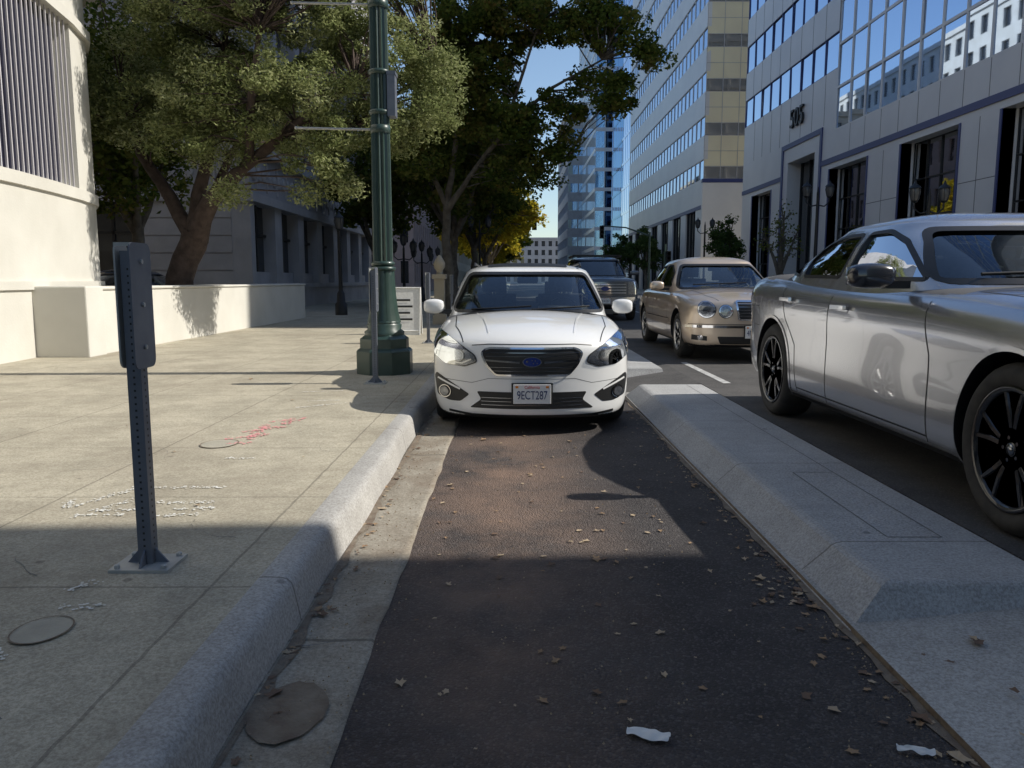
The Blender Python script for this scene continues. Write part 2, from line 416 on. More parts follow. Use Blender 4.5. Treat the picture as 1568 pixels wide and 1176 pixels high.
def wheel(name,parent,c,r,wd,side,style,rimmat,rimr=None):
    mb=MB(); rimr=rimr or r*.68; x0=c[0]; s=side
    prof=[(rimr,-.012),(rimr+.01,0),((r+rimr)/2,.012),(r-.03,.004),(r-.008,-.018),(r,-.04),(r,-wd+.04),(r-.01,-wd+.015),(r-.04,-wd),(rimr,-wd+.02),(rimr,-.012)]
    mb.lathe((x0,c[1],c[2]),[(a,h*s) for a,h in prof],'rub',40,'X')
    prof=[(rimr+.004,.004),(rimr-.004,.008),(rimr-.018,0),(rimr-.03,-.03),(rimr-.04,-.13),(rimr-.06,-.15)]
    rows=[]
    for a,h in prof: rows.append([(x0+h*s,c[1]+a*math.cos(2*math.pi*k/40),c[2]+a*math.sin(2*math.pi*k/40)) for k in range(40)])
    mb.grid(rows,rimmat,True,True)
    mb.lathe((x0,c[1],c[2]),[(.01,-.135*s),(rimr-.05,-.14*s)],'black',28,'X',False)
    mb.lathe((x0,c[1],c[2]),[(.02,-.09*s),(rimr*.62,-.09*s),(rimr*.62,-.105*s),(.02,-.105*s)],'alu',28,'X',False)
    mb.lathe((x0,c[1],c[2]),[(.001,-.005*s),(.028,-.008*s),(.034,-.016*s),(.07,-.03*s),(.075,-.07*s)],rimmat,20,'X')
    mb.lathe((x0,c[1],c[2]),[(.001,-.002*s),(.024,-.003*s),(.026,-.01*s)],'chromed',16,'X')
    def spoke(ang,h0,h1,a0=.05,a1=None,tw=0):
        a1=a1 or rimr-.012
        def P(a,t,h,ca,sa): return (x0+h*s,c[1]+a*ca-t*sa,c[2]+a*sa+t*ca)
        secs=[]
        for a,hw,h in ((a0,h0,-.016),((a0+a1)/2,(h0+h1)/2,-.006),(a1,h1,-.004)):
            f=(a-a0)/(a1-a0); A=ang+tw*f; ca,sa=math.cos(A),math.sin(A)
            secs.append([P(a,-hw,h-.012,ca,sa),P(a,-hw*.5,h,ca,sa),P(a,hw*.5,h,ca,sa),P(a,hw,h-.012,ca,sa),P(a,hw*.8,h-.04,ca,sa),P(a,-hw*.8,h-.04,ca,sa)])
        mb.grid(secs,rimmat,False,True)
    if style=='five':
        for k in range(5):
            A=2*math.pi*k/5+.3
            spoke(A-.10,.022,.013,tw=-.13); spoke(A+.10,.022,.013,tw=.13)
    else:
        for k in range(style): spoke(2*math.pi*k/style+.2,.022,.02)
    for k in range(5):
        A=2*math.pi*k/5; mb.lathe((x0,c[1]+.05*math.cos(A),c[2]+.05*math.sin(A)),[(.009,-.008*s),(.009,-.03*s)],'chromed',8,'X',False)
    return mb.obj(name,parent)
def car(name,loc,sp,rz=0,scl=1):
    E=empty(name,loc,rz); E.scale=(scl,scl,scl); W=sp['W']/2; L=sp['L']; P=sp['paint']
    V,F=body_mesh(sp['S'],W,sp.get('bowf',.3),sp.get('bowlen',.95),sp.get('bowr',.2),L,sp.get('prof'))
    b=rawobj('body_tmp',V,F,[P,M['black'],M['inter']])
    md=b.modifiers.new('s','SUBSURF'); md.levels=3; md.render_levels=3
    me=evmesh(b); B=mkbvh(me); bpy.data.objects.remove(b)
    b=bpy.data.objects.new('body',me); sc.collection.objects.link(b)
    cut=MB()
    r=sp['r']; ar=sp.get('arch',r+.05)
    for y in sp['ax']:
        for s in (-1,1):
            a0,a1=sorted((s*(W-.30),s*(W+.2)))
            prof=[(ar*math.cos(2*math.pi*k/48),ar*math.sin(2*math.pi*k/48)) for k in range(48)]
            cut.extr([(y+p[0],r+p[1]+.01) for p in prof],'X',a0,a1,'black')
    c=cut.obj('cut',fixn=True); boolcut(b,c); me2=evmesh(b); bpy.data.objects.remove(b); bpy.data.objects.remove(c)
    z0,yf0,yr0,w0=sp['K'][0]
    mi={m.name:i for i,m in enumerate(me2.materials) if m}
    for p in me2.polygons:
        cc=p.center
        if p.material_index==mi.get(P.name,0):
            if p.normal.z<-.6 and cc.z<.5: p.material_index=mi['black_plastic']
            elif p.normal.z>.5 and abs(cc.x)<w0-.05 and yf0+.12<cc.y<yr0-.10 and cc.z>z0-.15: p.material_index=mi['interior_trim']
        p.use_smooth=True
    me2.set_sharp_from_angle(angle=R(38))
    o=bpy.data.objects.new('body',me2); sc.collection.objects.link(o); o.parent=E
    V,F=cabin_mesh(sp['K'],sp['H'],ex=sp.get('ex',4.2))
    cb=rawobj('cab_tmp',V,F,[P,M['inter']]); C=mkbvh(cb.data)
    s=cb.modifiers.new('s','SOLIDIFY'); s.thickness=.035; s.offset=-1; s.material_offset=1; s.use_even_offset=False
    ms=evmesh(cb); bpy.data.objects.remove(cb)
    cb=bpy.data.objects.new('cab',ms); sc.collection.objects.link(cb)
    ym=(yf0+yr0)/2; cuts=[]
    def onecut(poly,ax,a,bb):
        cu=MB(); cu.extr(poly,ax,a,bb,'black'); c=cu.obj('cut',fixn=True); boolcut(cb,c); cuts.append(c)
    for w_ in sp['side']:
        onecut(rpoly(w_,.035),'X',-1.3,-.2,); onecut(rpoly(w_,.035),'X',.2,1.3)
    onecut(rpoly(sp['ws'],.06),'Y',-.5,ym-.1)
    if sp.get('rw'): onecut(rpoly(sp['rw'],.06),'Y',ym+.1,L+1)
    me3=evmesh(cb); bpy.data.objects.remove(cb)
    for c in cuts: bpy.data.objects.remove(c)
    for p in me3.polygons: p.use_smooth=True
    me3.set_sharp_from_angle(angle=R(32))
    o=bpy.data.objects.new('cabin_shell',me3); sc.collection.objects.link(o); o.parent=E
    g=MB(); G=sp.get('glass','glass')
    for w_ in sp['side']:
        for md in ('SR','SL'):
            patch(g,rpoly(w_,.035),md,C,-.012,sp.get('sglass',G),.12); strip(g,rpoly(w_,.035),.022,md,C,.003,'black',True)
    patch(g,rpoly(sp['ws'],.06),'F',C,-.012,G,.12); strip(g,rpoly(sp['ws'],.06),.03,'F',C,.003,'black',True)
    if sp.get('rw'): patch(g,rpoly(sp['rw'],.06),'R',C,-.012,sp.get('sglass',G),.12); strip(g,rpoly(sp['rw'],.06),.03,'R',C,.003,'black',True)
    g.obj('windows',E)
    for i,y in enumerate(sp['ax']):
        for s in (-1,1):
            wheel('wheel_%d'%(i*2+(s>0)+1),E,(s*(W-.035),y,r),r,sp.get('tw',.21),s,sp['spk'],sp['rim'],sp.get('rimr'))
    it=MB()
    sy=sp['seat']; zt=sp['K'][-1][0]
    for s in (-1,1):
        for yy,hh in ((sy,0),(sy+.95,-.05)):
            x=s*.36
            it.box(x-.24,x+.24,yy,yy+.14,z0-.35,z0+.24+hh,'seat'); it.box(x-.13,x+.13,yy+.03,yy+.12,z0+.26+hh,z0+.42+hh,'seat')
            it.box(x-.02,x+.02,yy+.05,yy+.08,z0+.22+hh,z0+.3+hh,'chromed')
    it.box(-.25,.25,sy+.98,sy+1.1,z0-.3,z0+.1,'seat')
    it.obj('seats',E,.04,seg=3)
    d=MB(); d.box(-w0+.14,w0-.14,yf0+.42,yf0+.75,z0-.2,z0+.07,'inter'); d.box(.1,.55,yf0+.55,yf0+.8,z0+.0,z0+.12,'inter')
    d.box(-.11,.11,sp['K'][-1][1]+.08,sp['K'][-1][1]+.12,zt-.12,zt-.05,'black')
    d.obj('dashboard',E,.03,seg=3)
    st=MB(); rows=[]
    for k in range(25):
        t=2*math.pi*k/24; cx,cz=.37+.18*math.cos(t),z0+.02+.18*math.sin(t)
        rows.append((cx,yf0+.86+.06*math.sin(t),cz))
    st.tube(rows,.014,'black',6); st.box(.20,.54,yf0+.85,yf0+.87,z0,z0+.04,'black'); st.obj('steering_wheel',E)
    mr=MB(); my,mz=sp['mir']; mw=sp.get('mirw',.11); mh=sp.get('mirh',.07); mp=sp.get('mirp',P)
    for s in (-1,1):
        cx=s*(W+mw-.02)
        rows=[]
        for i in range(9):
            t=i/8*math.pi; rr=max(.02,math.sin(t)**.45)
            rows.append([(cx-s*math.cos(t)*mw,my+.0+.07*rr*math.copysign(abs(math.cos(q))**.7,math.cos(q)),mz+mh*rr*math.copysign(abs(math.sin(q))**.6,math.sin(q))) for q in [2*math.pi*k/20 for k in range(20)]])
        mr.grid(rows,mp,True,True)
        mr.box(min(s*(W-.10),s*(W+.03)),max(s*(W-.10),s*(W+.03)),my-.03,my+.03,mz-mh,mz-mh+.04,'black')
        mr.box(cx-mw*.8,cx+mw*.8,my+.068,my+.075,mz-mh*.7,mz+mh*.7,'chrome')
    mr.obj('door_mirrors',E)
    det=MB(); sp['det'](det,B,C,E)
    for md in ('SR','SL'):
        for pth in sp['seams']: strip(det,pth,.009,md,B,.0015,'black')
        for hy,hz in sp['handles']:
            patch(det,rpoly([(hy-.10,hz-.028),(hy+.10,hz-.028),(hy+.10,hz+.028),(hy-.10,hz+.028)],.025),md,B,.0025,'black' if not sp.get('hch') else sp['hch'],.08)
            q=caster(B,md)(hy,hz,.028)
            det.box(q.x-.011,q.x+.011,hy-.10,hy+.10,hz-.004,hz+.022,sp.get('handm',P))
        for y in sp['ax']:
            pa=[(y+(ar+.006)*math.cos(t),r+.01+(ar+.006)*math.sin(t)) for t in [R(-22)+R(224)*k/30 for k in range(31)]]
            strip(det,pa,.022,md,B,.006,P)
    for s in (-1,1):
        strip(det,[(s*(sp['hoodw']*.86),.16),(s*sp['hoodw'],.55),(s*(sp['hoodw']+.03),yf0+.1)],.008,'T',B,.0015,'black')
    det.obj('trim_and_lights',E)
    return E
def plate(E,y,z,txt,mat='platew'):
    p=MB(); p.box(-.155,.155,y,y+.008,z-.08,z+.08,mat); p.box(-.17,.17,y+.008,y+.016,z-.092,z+.092,'black'); p.obj('licence_plate',E,.003)
    text('plate_number',txt,.10,(0,y-.002,z-.012),(R(90),0,0),'plateb',E,.001,.66)
    text('plate_state','California',.036,(0,y-.002,z+.056),(R(90),0,0),'plater',E,.001,.9)
    for s in (-1,1):
        b=MB(); b.box(s*.125-.012,s*.125+.012,y-.002,y,z+.05,z+.068,'amber'); b.obj('plate_sticker',E)

def det_sub(d,B,C,E):
    g=[(-.42,.690),(-.36,.725),(.36,.725),(.42,.690),(.375,.59),(.30,.505),(-.30,.505),(-.375,.59)]
    gp=rpoly(g,.03)
    patch(d,gp,'F',B,.003,'black'); strip(d,gp,.014,'F',B,.012,'chrome',True)
    for z in (.54,.57,.66,.69): 
        hw=.32+(z-.505)*.38
        strip(d,[(-hw,z),(hw,z)],.005,'F',B,.008,'chromed')
    strip(d,[(-.385,.628),(-.1,.612)],.016,'F',B,.013,'chromed'); strip(d,[(.385,.628),(.1,.612)],.016,'F',B,.013,'chromed')
    disc(d,(0,.617),.042,'F',B,.016,'chrome',asp=1.9); disc(d,(0,.617),.036,'F',B,.019,'blue',asp=1.95)
    for a,b,rr in ((-.04,.622,.009),(.0,.630,.005),(.025,.628,.005),(.01,.606,.005),(.04,.608,.005)): disc(d,(a,b),rr,'F',B,.021,'chrome',8)
    for s in (-1,1):
        h=[(s*.455,.610),(s*.475,.665),(s*.60,.745),(s*.74,.825),(s*.82,.845),(s*.845,.755),(s*.825,.655),(s*.72,.585),(s*.56,.570)]
        if s<0: h=h[::-1]
        hp=rpoly(h,.02)
        patch(d,hp,'F',B,.003,'refl',.03); strip(d,hp,.010,'F',B,.005,'black',True)
        disc(d,(s*.615,.655),.057,'F',B,.007,'black'); disc(d,(s*.615,.655),.048,'F',B,.011,'chromed'); disc(d,(s*.615,.655),.036,'F',B,.014,'refl')
        disc(d,(s*.74,.71),.05,'F',B,.008,'chrome'); disc(d,(s*.74,.71),.026,'F',B,.012,'chromed')
        a=[(s*.79,.81),(s*.815,.81),(s*.828,.69),(s*.80,.68)]
        patch(d,a if s>0 else a[::-1],'F',B,.009,'amber')
        strip(d,[(s*.50,.632),(s*.58,.595),(s*.72,.61)],.012,'F',B,.012,'chrome')
        patch(d,hp,'F',B,.018,'lens',.03)
        f=[(s*.52,.335),(s*.63,.40),(s*.815,.50),(s*.835,.47),(s*.81,.31),(s*.70,.27),(s*.60,.27)]
        if s<0:f=f[::-1]
        patch(d,rpoly(f,.02),'F',B,.003,'black',.03)
        disc(d,(s*.735,.345),.055,'F',B,.010,'chrome'); disc(d,(s*.735,.345),.046,'F',B,.013,'black'); disc(d,(s*.735,.345),.038,'F',B,.016,'refl')
        strip(d,[(s*.60,.375),(s*.80,.455)],.016,'F',B,.008,M['white_paint'])
    lo=[(-.46,.365),(.46,.365),(.42,.30),(.52,.225),(-.52,.225),(-.42,.30)]
    patch(d,rpoly(lo,.02),'F',B,.003,'black',.04)
    for z in (.255,.285,.315): strip(d,[(-.42,z),(.42,z)],.005,'F',B,.007,'chromed')
    strip(d,[(-.78,.455),(-.50,.435),(-.36,.475),(.36,.475),(.50,.435),(.78,.455)],.004,'F',B,.001,'inter')
    strip(d,[(-.50,.745),(-.35,.758),(.35,.758),(.50,.745)],.007,'F',B,.0015,'black')
    strip(d,[(-.70,.185),(-.5,.165),(.5,.165),(.70,.185)],.02,'F',B,.004,'black')
    patch(d,[(-.60,1.09),(.60,1.09),(.66,1.22),(-.66,1.22)],'T',B,.006,'black')
    f=caster(C,'F')
    for x0,x1 in ((-.55,.02),(.02,.58)):
        d.tube([f(x0,.99,.02),f((x0+x1)/2,1.0,.025),f(x1,1.02,.02)],.009,'black',6)
    for s in (-1,1): strip(d,[(s*.36,.22),(s*.42,.7),(s*.5,1.1)],.014,'T',B,.005,M['white_paint'])
    patch(d,rpoly([(-.42,2.0),(.42,2.0),(.42,2.75),(-.42,2.75)],.06),'T',C,.004,'black',.1)
    for s in (-1,1): d.tube([(s*.56,2.05,1.425),(s*.57,2.3,1.465),(s*.57,3.6,1.455),(s*.55,3.85,1.41)],.012,'black',6)
    plate(E,-.035,.355,'9ECT287')
SUB=dict(L=4.42,W=1.76,H=1.475,paint=M['white_paint'],r=.325,ax=(.88,3.52),rim='alu',spk=10,seat=2.15,bowf=.36,bowlen=1.0,
 S=[(0,.60,.19,.690,.035,.95),(.035,.76,.14,.745,.04,.94),(.12,.835,.125,.79,.05,.93),(.35,.87,.13,.85,.075),(.9,.88,.14,.91,.09),(1.25,.88,.16,.94,.07),(2.0,.88,.17,.95,.03),(3.2,.88,.17,.985,.03),(3.9,.865,.2,1.0,.03),(4.25,.83,.24,.98,.02),(4.38,.78,.28,.92,.02),(4.42,.68,.32,.86,.01)],
 K=[(.90,1.02,4.28,.83),(1.08,1.29,4.22,.80),(1.26,1.60,4.10,.735),(1.37,1.84,3.98,.675)],
 ws=[(-.755,.985),(.755,.985),(.70,1.12),(.605,1.355),(-.605,1.355),(-.70,1.12)],
 rw=[(-.66,1.03),(.66,1.03),(.58,1.34),(-.58,1.34)],
 side=[[(1.66,1.03),(2.42,1.03),(2.42,1.345),(2.17,1.335)],[(2.50,1.03),(3.25,1.04),(3.25,1.335),(2.50,1.345)],[(3.32,1.05),(3.85,1.10),(3.6,1.30),(3.32,1.335)]],
 mir=(1.70,1.02),mirw=.105,mirh=.075,seams=[[(1.30,.93),(1.28,.3)],[(2.45,.95),(2.45,.3)],[(3.3,.96),(3.25,.6),(3.1,.3)]],handles=[(2.25,.80),(3.1,.82)],hoodw=.66,det=det_sub)
car('parked_hatchback_car',(.165,6.50,0),SUB)

def det_ch(d,B,C,E):
    patch(d,rpoly([(-.55,.78),(.55,.78),(.5,.5),(-.5,.5)],.03),'F',B,.003,'black')
    for s in (-1,1):
        h=[(s*.58,.62),(s*.6,.80),(s*.86,.82),(s*.88,.68)]; h=h if s>0 else h[::-1]
        patch(d,rpoly(h,.03),'F',B,.003,'refl',.04); patch(d,rpoly(h,.03),'F',B,.01,'lens',.04)
    for md in ('SR','SL'):
        patch(d,rpoly([(.35,.66),(.52,.66),(.52,.70),(.35,.71)],.01),md,B,.004,'amber')
        patch(d,rpoly([(4.78,.86),(4.97,.86),(4.97,.98),(4.72,.98)],.03),md,B,.004,'red')
        strip(d,[(1.40,.235),(3.6,.235)],.02,md,B,.003,'black')
        strip(d,[(4.35,.70),(4.55,.70),(4.55,.86),(4.35,.86),(4.35,.70)],.005,md,B,.0015,'black')
    strip(d,[(-.75,4.45),(.75,4.45)],.008,'T',B,.0015,'black')
    f=caster(C,'F')
    for x0,x1 in ((-.6,-.02),(.0,.6)): d.tube([f(x0,1.08,.02),f(x1,1.10,.02)],.009,'black',6)
CH=dict(L=5.04,W=1.905,H=1.49,paint=M['silver_paint'],r=.365,ax=(.95,4.0),rim='rimblack',rimr=.262,tw=.24,spk='five',seat=2.65,bowf=.28,bowr=.22,arch=.405,sglass='glassd',prof=(.985,.972,1.0),mirp='dark_paint',
 S=[(0,.66,.28,.74,.03,.95),(.04,.82,.2,.80,.04,.94),(.15,.90,.18,.86,.05),(.5,.945,.18,.925,.06),(.95,.9525,.18,.965,.06),(1.4,.945,.18,1.0,.05),(1.8,.94,.18,1.02,.04),(2.6,.94,.18,1.03,.03),(3.4,.945,.18,1.055,.03),(4.0,.9525,.18,1.09,.03,.90),(4.45,.945,.2,1.11,.03,.88),(4.85,.91,.26,1.11,.03,.9),(5.0,.86,.32,1.08,.02),(5.04,.74,.38,1.02,.01)],
 K=[(.96,1.42,4.62,.875),(1.12,1.78,4.32,.83),(1.28,2.12,3.92,.75),(1.385,2.38,3.58,.675)],
 ws=[(-.76,1.06),(.76,1.06),(.70,1.18),(.58,1.36),(-.58,1.36),(-.70,1.18)],
 rw=[(-.68,1.14),(.68,1.14),(.56,1.35),(-.56,1.35)],
 side=[[(1.98,1.07),(2.86,1.085),(2.86,1.36),(2.62,1.365),(2.38,1.29)],[(2.95,1.087),(3.62,1.095),(3.66,1.20),(3.50,1.32),(3.25,1.36),(2.95,1.362)],[(3.72,1.10),(4.02,1.125),(3.80,1.20)]],
 mir=(2.02,1.09),mirw=.125,mirh=.068,seams=[[(1.72,1.0),(1.62,.7),(1.62,.26)],[(2.90,1.04),(2.92,.6),(2.92,.26)],[(3.86,1.08),(3.70,.78),(3.50,.60),(3.46,.26)],[(1.62,.29),(3.46,.29)]],
 handles=[(2.70,.89),(3.66,.92)],hoodw=.72,det=det_ch,handm='chrome',hch=M['silver_paint'])
car('parked_sedan_car',(3.23,2.50,.13),CH,0,1.08)

def det_mb(d,B,C,E):
    gp=rpoly([(-.27,.80),(.27,.80),(.235,.56),(-.235,.56)],.03)
    patch(d,gp,'F',B,.004,'black'); strip(d,gp,.024,'F',B,.012,'chrome',True)
    for z in (.61,.65,.69,.73,.765): strip(d,[(-.25,z),(.25,z)],.008,'F',B,.008,'chromed')
    d.tube([(0,.18,.83),(0,.18,.90)],.005,'chrome',6)
    for s in (-1,1):
        for c,rr in (((s*.63,.69),.105),((s*.40,.67),.083)):
            disc(d,c,rr+.008,'F',B,.004,'black'); disc(d,c,rr,'F',B,.012,'chrome'); disc(d,c,rr*.86,'F',B,.016,'refl'); disc(d,c,rr*.45,'F',B,.02,'chromed'); disc(d,c,rr,'F',B,.03,'lens')
        p=[(s*.62,.34),(s*.80,.36),(s*.80,.29),(s*.62,.28)]; patch(d,p if s>0 else p[::-1],'F',B,.004,'black')
        disc(d,(s*.70,.32),.035,'F',B,.01,'chrome')
    patch(d,rpoly([(-.5,.34),(.5,.34),(.46,.24),(-.46,.24)],.02),'F',B,.004,'black')
    strip(d,[(-.86,.47),(.86,.47)],.035,'F',B,.010,'chrome')
    strip(d,[(-.84,.50),(.84,.50)],.008,'F',B,.003,'black')
    for md in ('SR','SL'):
        strip(d,[(.95+.40,.50),(3.2,.50)],.05,md,B,.008,M['gold_paint']); strip(d,[(.95+.40,.528),(3.2,.528)],.010,md,B,.012,'chrome')
    f=caster(C,'F'); d.tube([f(-.5,1.0,.02),f(.3,1.03,.02)],.009,'black',6)
    plate(E,-.02,.40,'4MKR612')
MBZ=dict(L=4.8,W=1.80,H=1.46,paint=M['gold_paint'],r=.32,ax=(.86,3.69),rim='alu',spk=8,seat=2.35,bowf=.26,bowr=.2,hoodw=.55,
 S=[(0,.62,.26,.70,.05,.95),(.04,.80,.2,.75,.06,.93),(.15,.87,.18,.79,.07,.9),(.5,.895,.18,.83,.08,.88),(.95,.90,.18,.87,.09,.88),(1.45,.90,.18,.915,.06,.9),(2.2,.90,.18,.92,.03),(3.4,.90,.18,.94,.03),(4.0,.89,.2,.94,.05,.9),(4.5,.86,.24,.92,.04,.9),(4.75,.80,.3,.86,.03),(4.8,.70,.35,.80,.02)],
 K=[(.87,1.32,4.22,.82),(1.05,1.62,4.0,.78),(1.22,1.94,3.68,.70),(1.345,2.2,3.4,.63)],
 ws=[(-.71,.96),(.71,.96),(.66,1.10),(.55,1.32),(-.55,1.32),(-.66,1.10)],
 rw=[(-.62,1.02),(.62,1.02),(.52,1.31),(-.52,1.31)],
 side=[[(1.92,.99),(2.68,.99),(2.68,1.32),(2.42,1.315),(2.15,1.2)],[(2.76,.99),(3.4,1.0),(3.42,1.2),(3.2,1.3),(2.76,1.32)]],
 mir=(1.88,1.0),mirw=.11,seams=[[(1.55,.9),(1.5,.28)],[(2.72,.93),(2.74,.28)],[(3.55,.93),(3.4,.65),(3.3,.28)]],handles=[(2.55,.78),(3.45,.79)],det=det_mb,handm=M['gold_paint'],hch=M['gold_paint'])
car('parked_sedan_car.001',(3.38,11.0,.15),MBZ,0,1.05)

def det_pk(d,B,C,E):
    gp=rpoly([(-.62,1.10),(.62,1.10),(.62,.72),(-.62,.72)],.04); patch(d,gp,'F',B,.004,'chromed'); 
    for z in (.80,.88,.96,1.04): strip(d,[(-.6,z),(.6,z)],.035,'F',B,.012,'chrome')
    disc(d,(0,.92),.06,'F',B,.02,'blue',asp=2)
    for s in (-1,1):
        p=[(s*.66,1.12),(s*.95,1.12),(s*.95,.76),(s*.66,.76)]; patch(d,rpoly(p if s>0 else p[::-1],.03),'F',B,.004,'refl'); patch(d,rpoly(p if s>0 else p[::-1],.03),'F',B,.012,'lens')
    patch(d,rpoly([(-.95,.68),(.95,.68),(.92,.48),(-.92,.48)],.03),'F',B,.012,'chrome'); patch(d,[(-.4,.46),(.4,.46),(.4,.36),(-.4,.36)],'F',B,.01,'black')
    for s in (-1,1): d.box(s*.74-.03,s*.74+.03,2.3,4.0,1.87,1.93,'black')
    for y in (2.5,3.1,3.8): d.box(-.74,.74,y-.02,y+.02,1.92,1.95,'black')
    plate(E,-.05,.58,'8K41207')
PK=dict(L=5.5,W=2.0,H=1.9,paint=M['grey_paint'],r=.39,ax=(.95,4.3),rim='alu',spk=6,seat=2.5,bowf=.14,bowr=.1,hoodw=.72,
 S=[(0,.86,.42,1.12,.03,.95),(.05,.95,.36,1.17,.03,.94),(.2,.98,.32,1.2,.04,.93),(.9,1.0,.32,1.23,.05,.9),(1.4,1.0,.32,1.25,.04),(2.4,1.0,.32,1.26,.02),(4.2,1.0,.32,1.27,.02),(5.2,.99,.36,1.27,.02),(5.45,.97,.42,1.25,.02),(5.5,.9,.46,1.2,.01)],
 K=[(1.20,1.25,5.2,.93),(1.42,1.60,5.1,.90),(1.65,1.98,5.0,.82),(1.80,2.25,4.9,.76)],
 ws=[(-.82,1.30),(.82,1.30),(.74,1.55),(.67,1.77),(-.67,1.77),(-.74,1.55)],rw=None,
 side=[[(1.95,1.34),(2.75,1.34),(2.75,1.75),(2.35,1.75)],[(2.85,1.34),(3.8,1.34),(3.8,1.75),(2.85,1.75)]],
 mir=(1.9,1.38),mirw=.14,seams=[[(1.6,1.2),(1.6,.45)],[(2.8,1.2),(2.8,.45)]],handles=[(2.6,1.05)],det=det_pk)
car('pickup_truck',(2.65,22.8,.13),PK)
DK=dict(MBZ); DK['paint']=M['dark_paint']; DK['handm']=M['dark_paint']; DK['hch']=M['dark_paint']
car('parked_sedan_car.002',(-7.0,20.6,.12),DK,R(90))
car('parked_sedan_car.003',(2.95,30.5,.13),dict(CH,paint=M['dark_paint'],handm=M['dark_paint'],hch=M['dark_paint']))

# ------------------------------------------------------------------ ground & street
g=MB(); g.poly([(-900,-600,-.02),(900,-600,-.02),(900,1400,-.02),(-900,1400,-.02)],'ground'); g.obj('ground')
r=MB(); r.box(-.5,1.245,-12,300,-.03,0,'asph'); r.obj('bike_lane')
r=MB(); r.box(2.13,10.5,-12,300,-.03,.13,'asph2')
r.poly([(1.245,8.9,.0),(2.13,8.9,.13),(2.13,300,.13),(1.245,300,.0)],'asph2'); r.obj('road')
def sheet(mb,x0,x1,y0,y1,z,mat): mb.poly([(x0,y0,z),(x1,y0,z),(x1,y1,z),(x0,y1,z)],mat)
l=MB()
sheet(l,2.38,2.47,8.9,11.2,.134,'line')
for y in (5.2,10.7,16.9,23,29): sheet(l,4.55,4.67,y,y+1.5,.134,'line')
for k in range(14): sheet(l,7.4,7.52,4+k*9,7+k*9,.134,'line')
for y in (53,56.5): sheet(l,2.2,10.4,y,y+.35,.135,'line')
l.obj('road_markings')
s=MB(); s.box(-60,-.95,-12,300,-.03,.17,'walk'); s.obj('sidewalk')
def prof_extr(name,prof,ys,mat,xs=None):
    mb=MB(); rows=[]
    for i,y in enumerate(ys):
        dx=xs[i] if xs else 0
        rows.append([(p[0]+(dx if p[2] else 0),y,p[1]) for p in prof])
    mb.grid(rows,mat,True); mb.poly(rows[0],mat); mb.poly(rows[-1][::-1],mat)
    o=mb.obj(name); o.data.set_sharp_from_angle(angle=R(50)); return o
kp=[(-.952,-.02,0),(-.952,.172,0),(-.93,.174,0),(-.86,.172,1),(-.838,.166,1),(-.822,.150,1),(-.812,.12,1),(-.785,-.02,1)]
ys=[-12,0]+[.25*k for k in range(1,60)]+[30,300]
prof_extr('kerb',kp,ys,'kerb',[.014*math.sin(y*1.7)+.007*math.sin(y*5.1) for y in ys])
gm=MB(); rows=[]
for y in ys: rows.append([(-.80,y,.004),(-.78,y,.010),(-.65,y,.004),(-.52,y,.008),(-.488+.008*math.sin(y*4)+.006*math.sin(y*11),y,.006),(-.484,y,-.01)])
gm.grid(rows,'gut',True); gm.obj('gutter')
def island(name,y0,y1,x0,x1):
    mb=MB(); h=.155
    lv=[(0,0),(.03,.025),(.135,.118),(.155,.14),(.175,.15),(.20,h)]
    rr=[]
    for ins,z in lv:
        i2=min(ins*.6,.12)
        rr.append([(x0+ins,y0+i2,z),(x1-ins*.3,y0+i2,z),(x1-ins*.3,y1-i2,z),(x0+ins,y1-i2,z)])
    for k in range(len(rr)-1):
        A,B=rr[k],rr[k+1]
        for i in range(4): mb.poly([A[i],A[(i+1)%4],B[(i+1)%4],B[i]],'isl')
    mb.poly(rr[-1],'isl')
    return mb.obj(name,fixn=True)
island('concrete_island',2.78,8.75,1.235,2.13)
island('concrete_island.001',10.2,21.5,1.235,2.0)
island('concrete_island.002',26,50,1.235,2.0)
d=MB()
zt=.1565
sheet(d,1.895,1.902,3.407,8.6,zt,'joint'); sheet(d,1.66,1.902,3.40,3.407,zt,'joint')
sheet(d,1.655,1.662,3.407,4.6,zt,'joint'); sheet(d,1.662,1.895,4.6,4.607,zt,'joint')
d.obj('island_joint_lines')
p=MB(); p.poly([(1.245,-12,.025),(2.13,-12,.09),(2.13,8.9,.09),(1.245,8.9,.025)],'pan'); p.poly([(1.245,-12,-.02),(1.245,8.9,-.02),(1.245,8.9,.025),(1.245,-12,.025)],'mud'); p.obj('concrete_pan')
s=MB(); s.box(10.5,10.65,-40,300,-.02,.28,'kerb'); s.box(10.65,40,-40,300,-.02,.283,'walk'); s.obj('far_sidewalk')
def blob(mb,cx,cy,rx,ry,z,mat,n=28,j=.15):
    mb.poly([(cx+rx*(1+random.uniform(-j,j))*math.cos(2*math.pi*k/n),cy+ry*(1+random.uniform(-j,j))*math.sin(2*math.pi*k/n),z) for k in range(n)],mat)
d=MB(); blob(d,-.665,2.22,.115,.17,.0145,'mud',30,.05); d.obj('gutter_dirt_patch')
for nm,cx,cy,rx in (('utility_cover',-1.50,2.42,.085),('utility_cover.001',-2.0,5.35,.12)):
    d=MB(); blob(d,cx,cy,rx,rx*1.2,.174,'cover',26,.03)
    n=32; 
    d.grid([[(cx+rr*math.cos(2*math.pi*k/n),cy+1.2*rr*math.sin(2*math.pi*k/n),.1765) for k in range(n+1)] for rr in (rx*.98,rx*1.04)],'mud'); d.obj(nm)
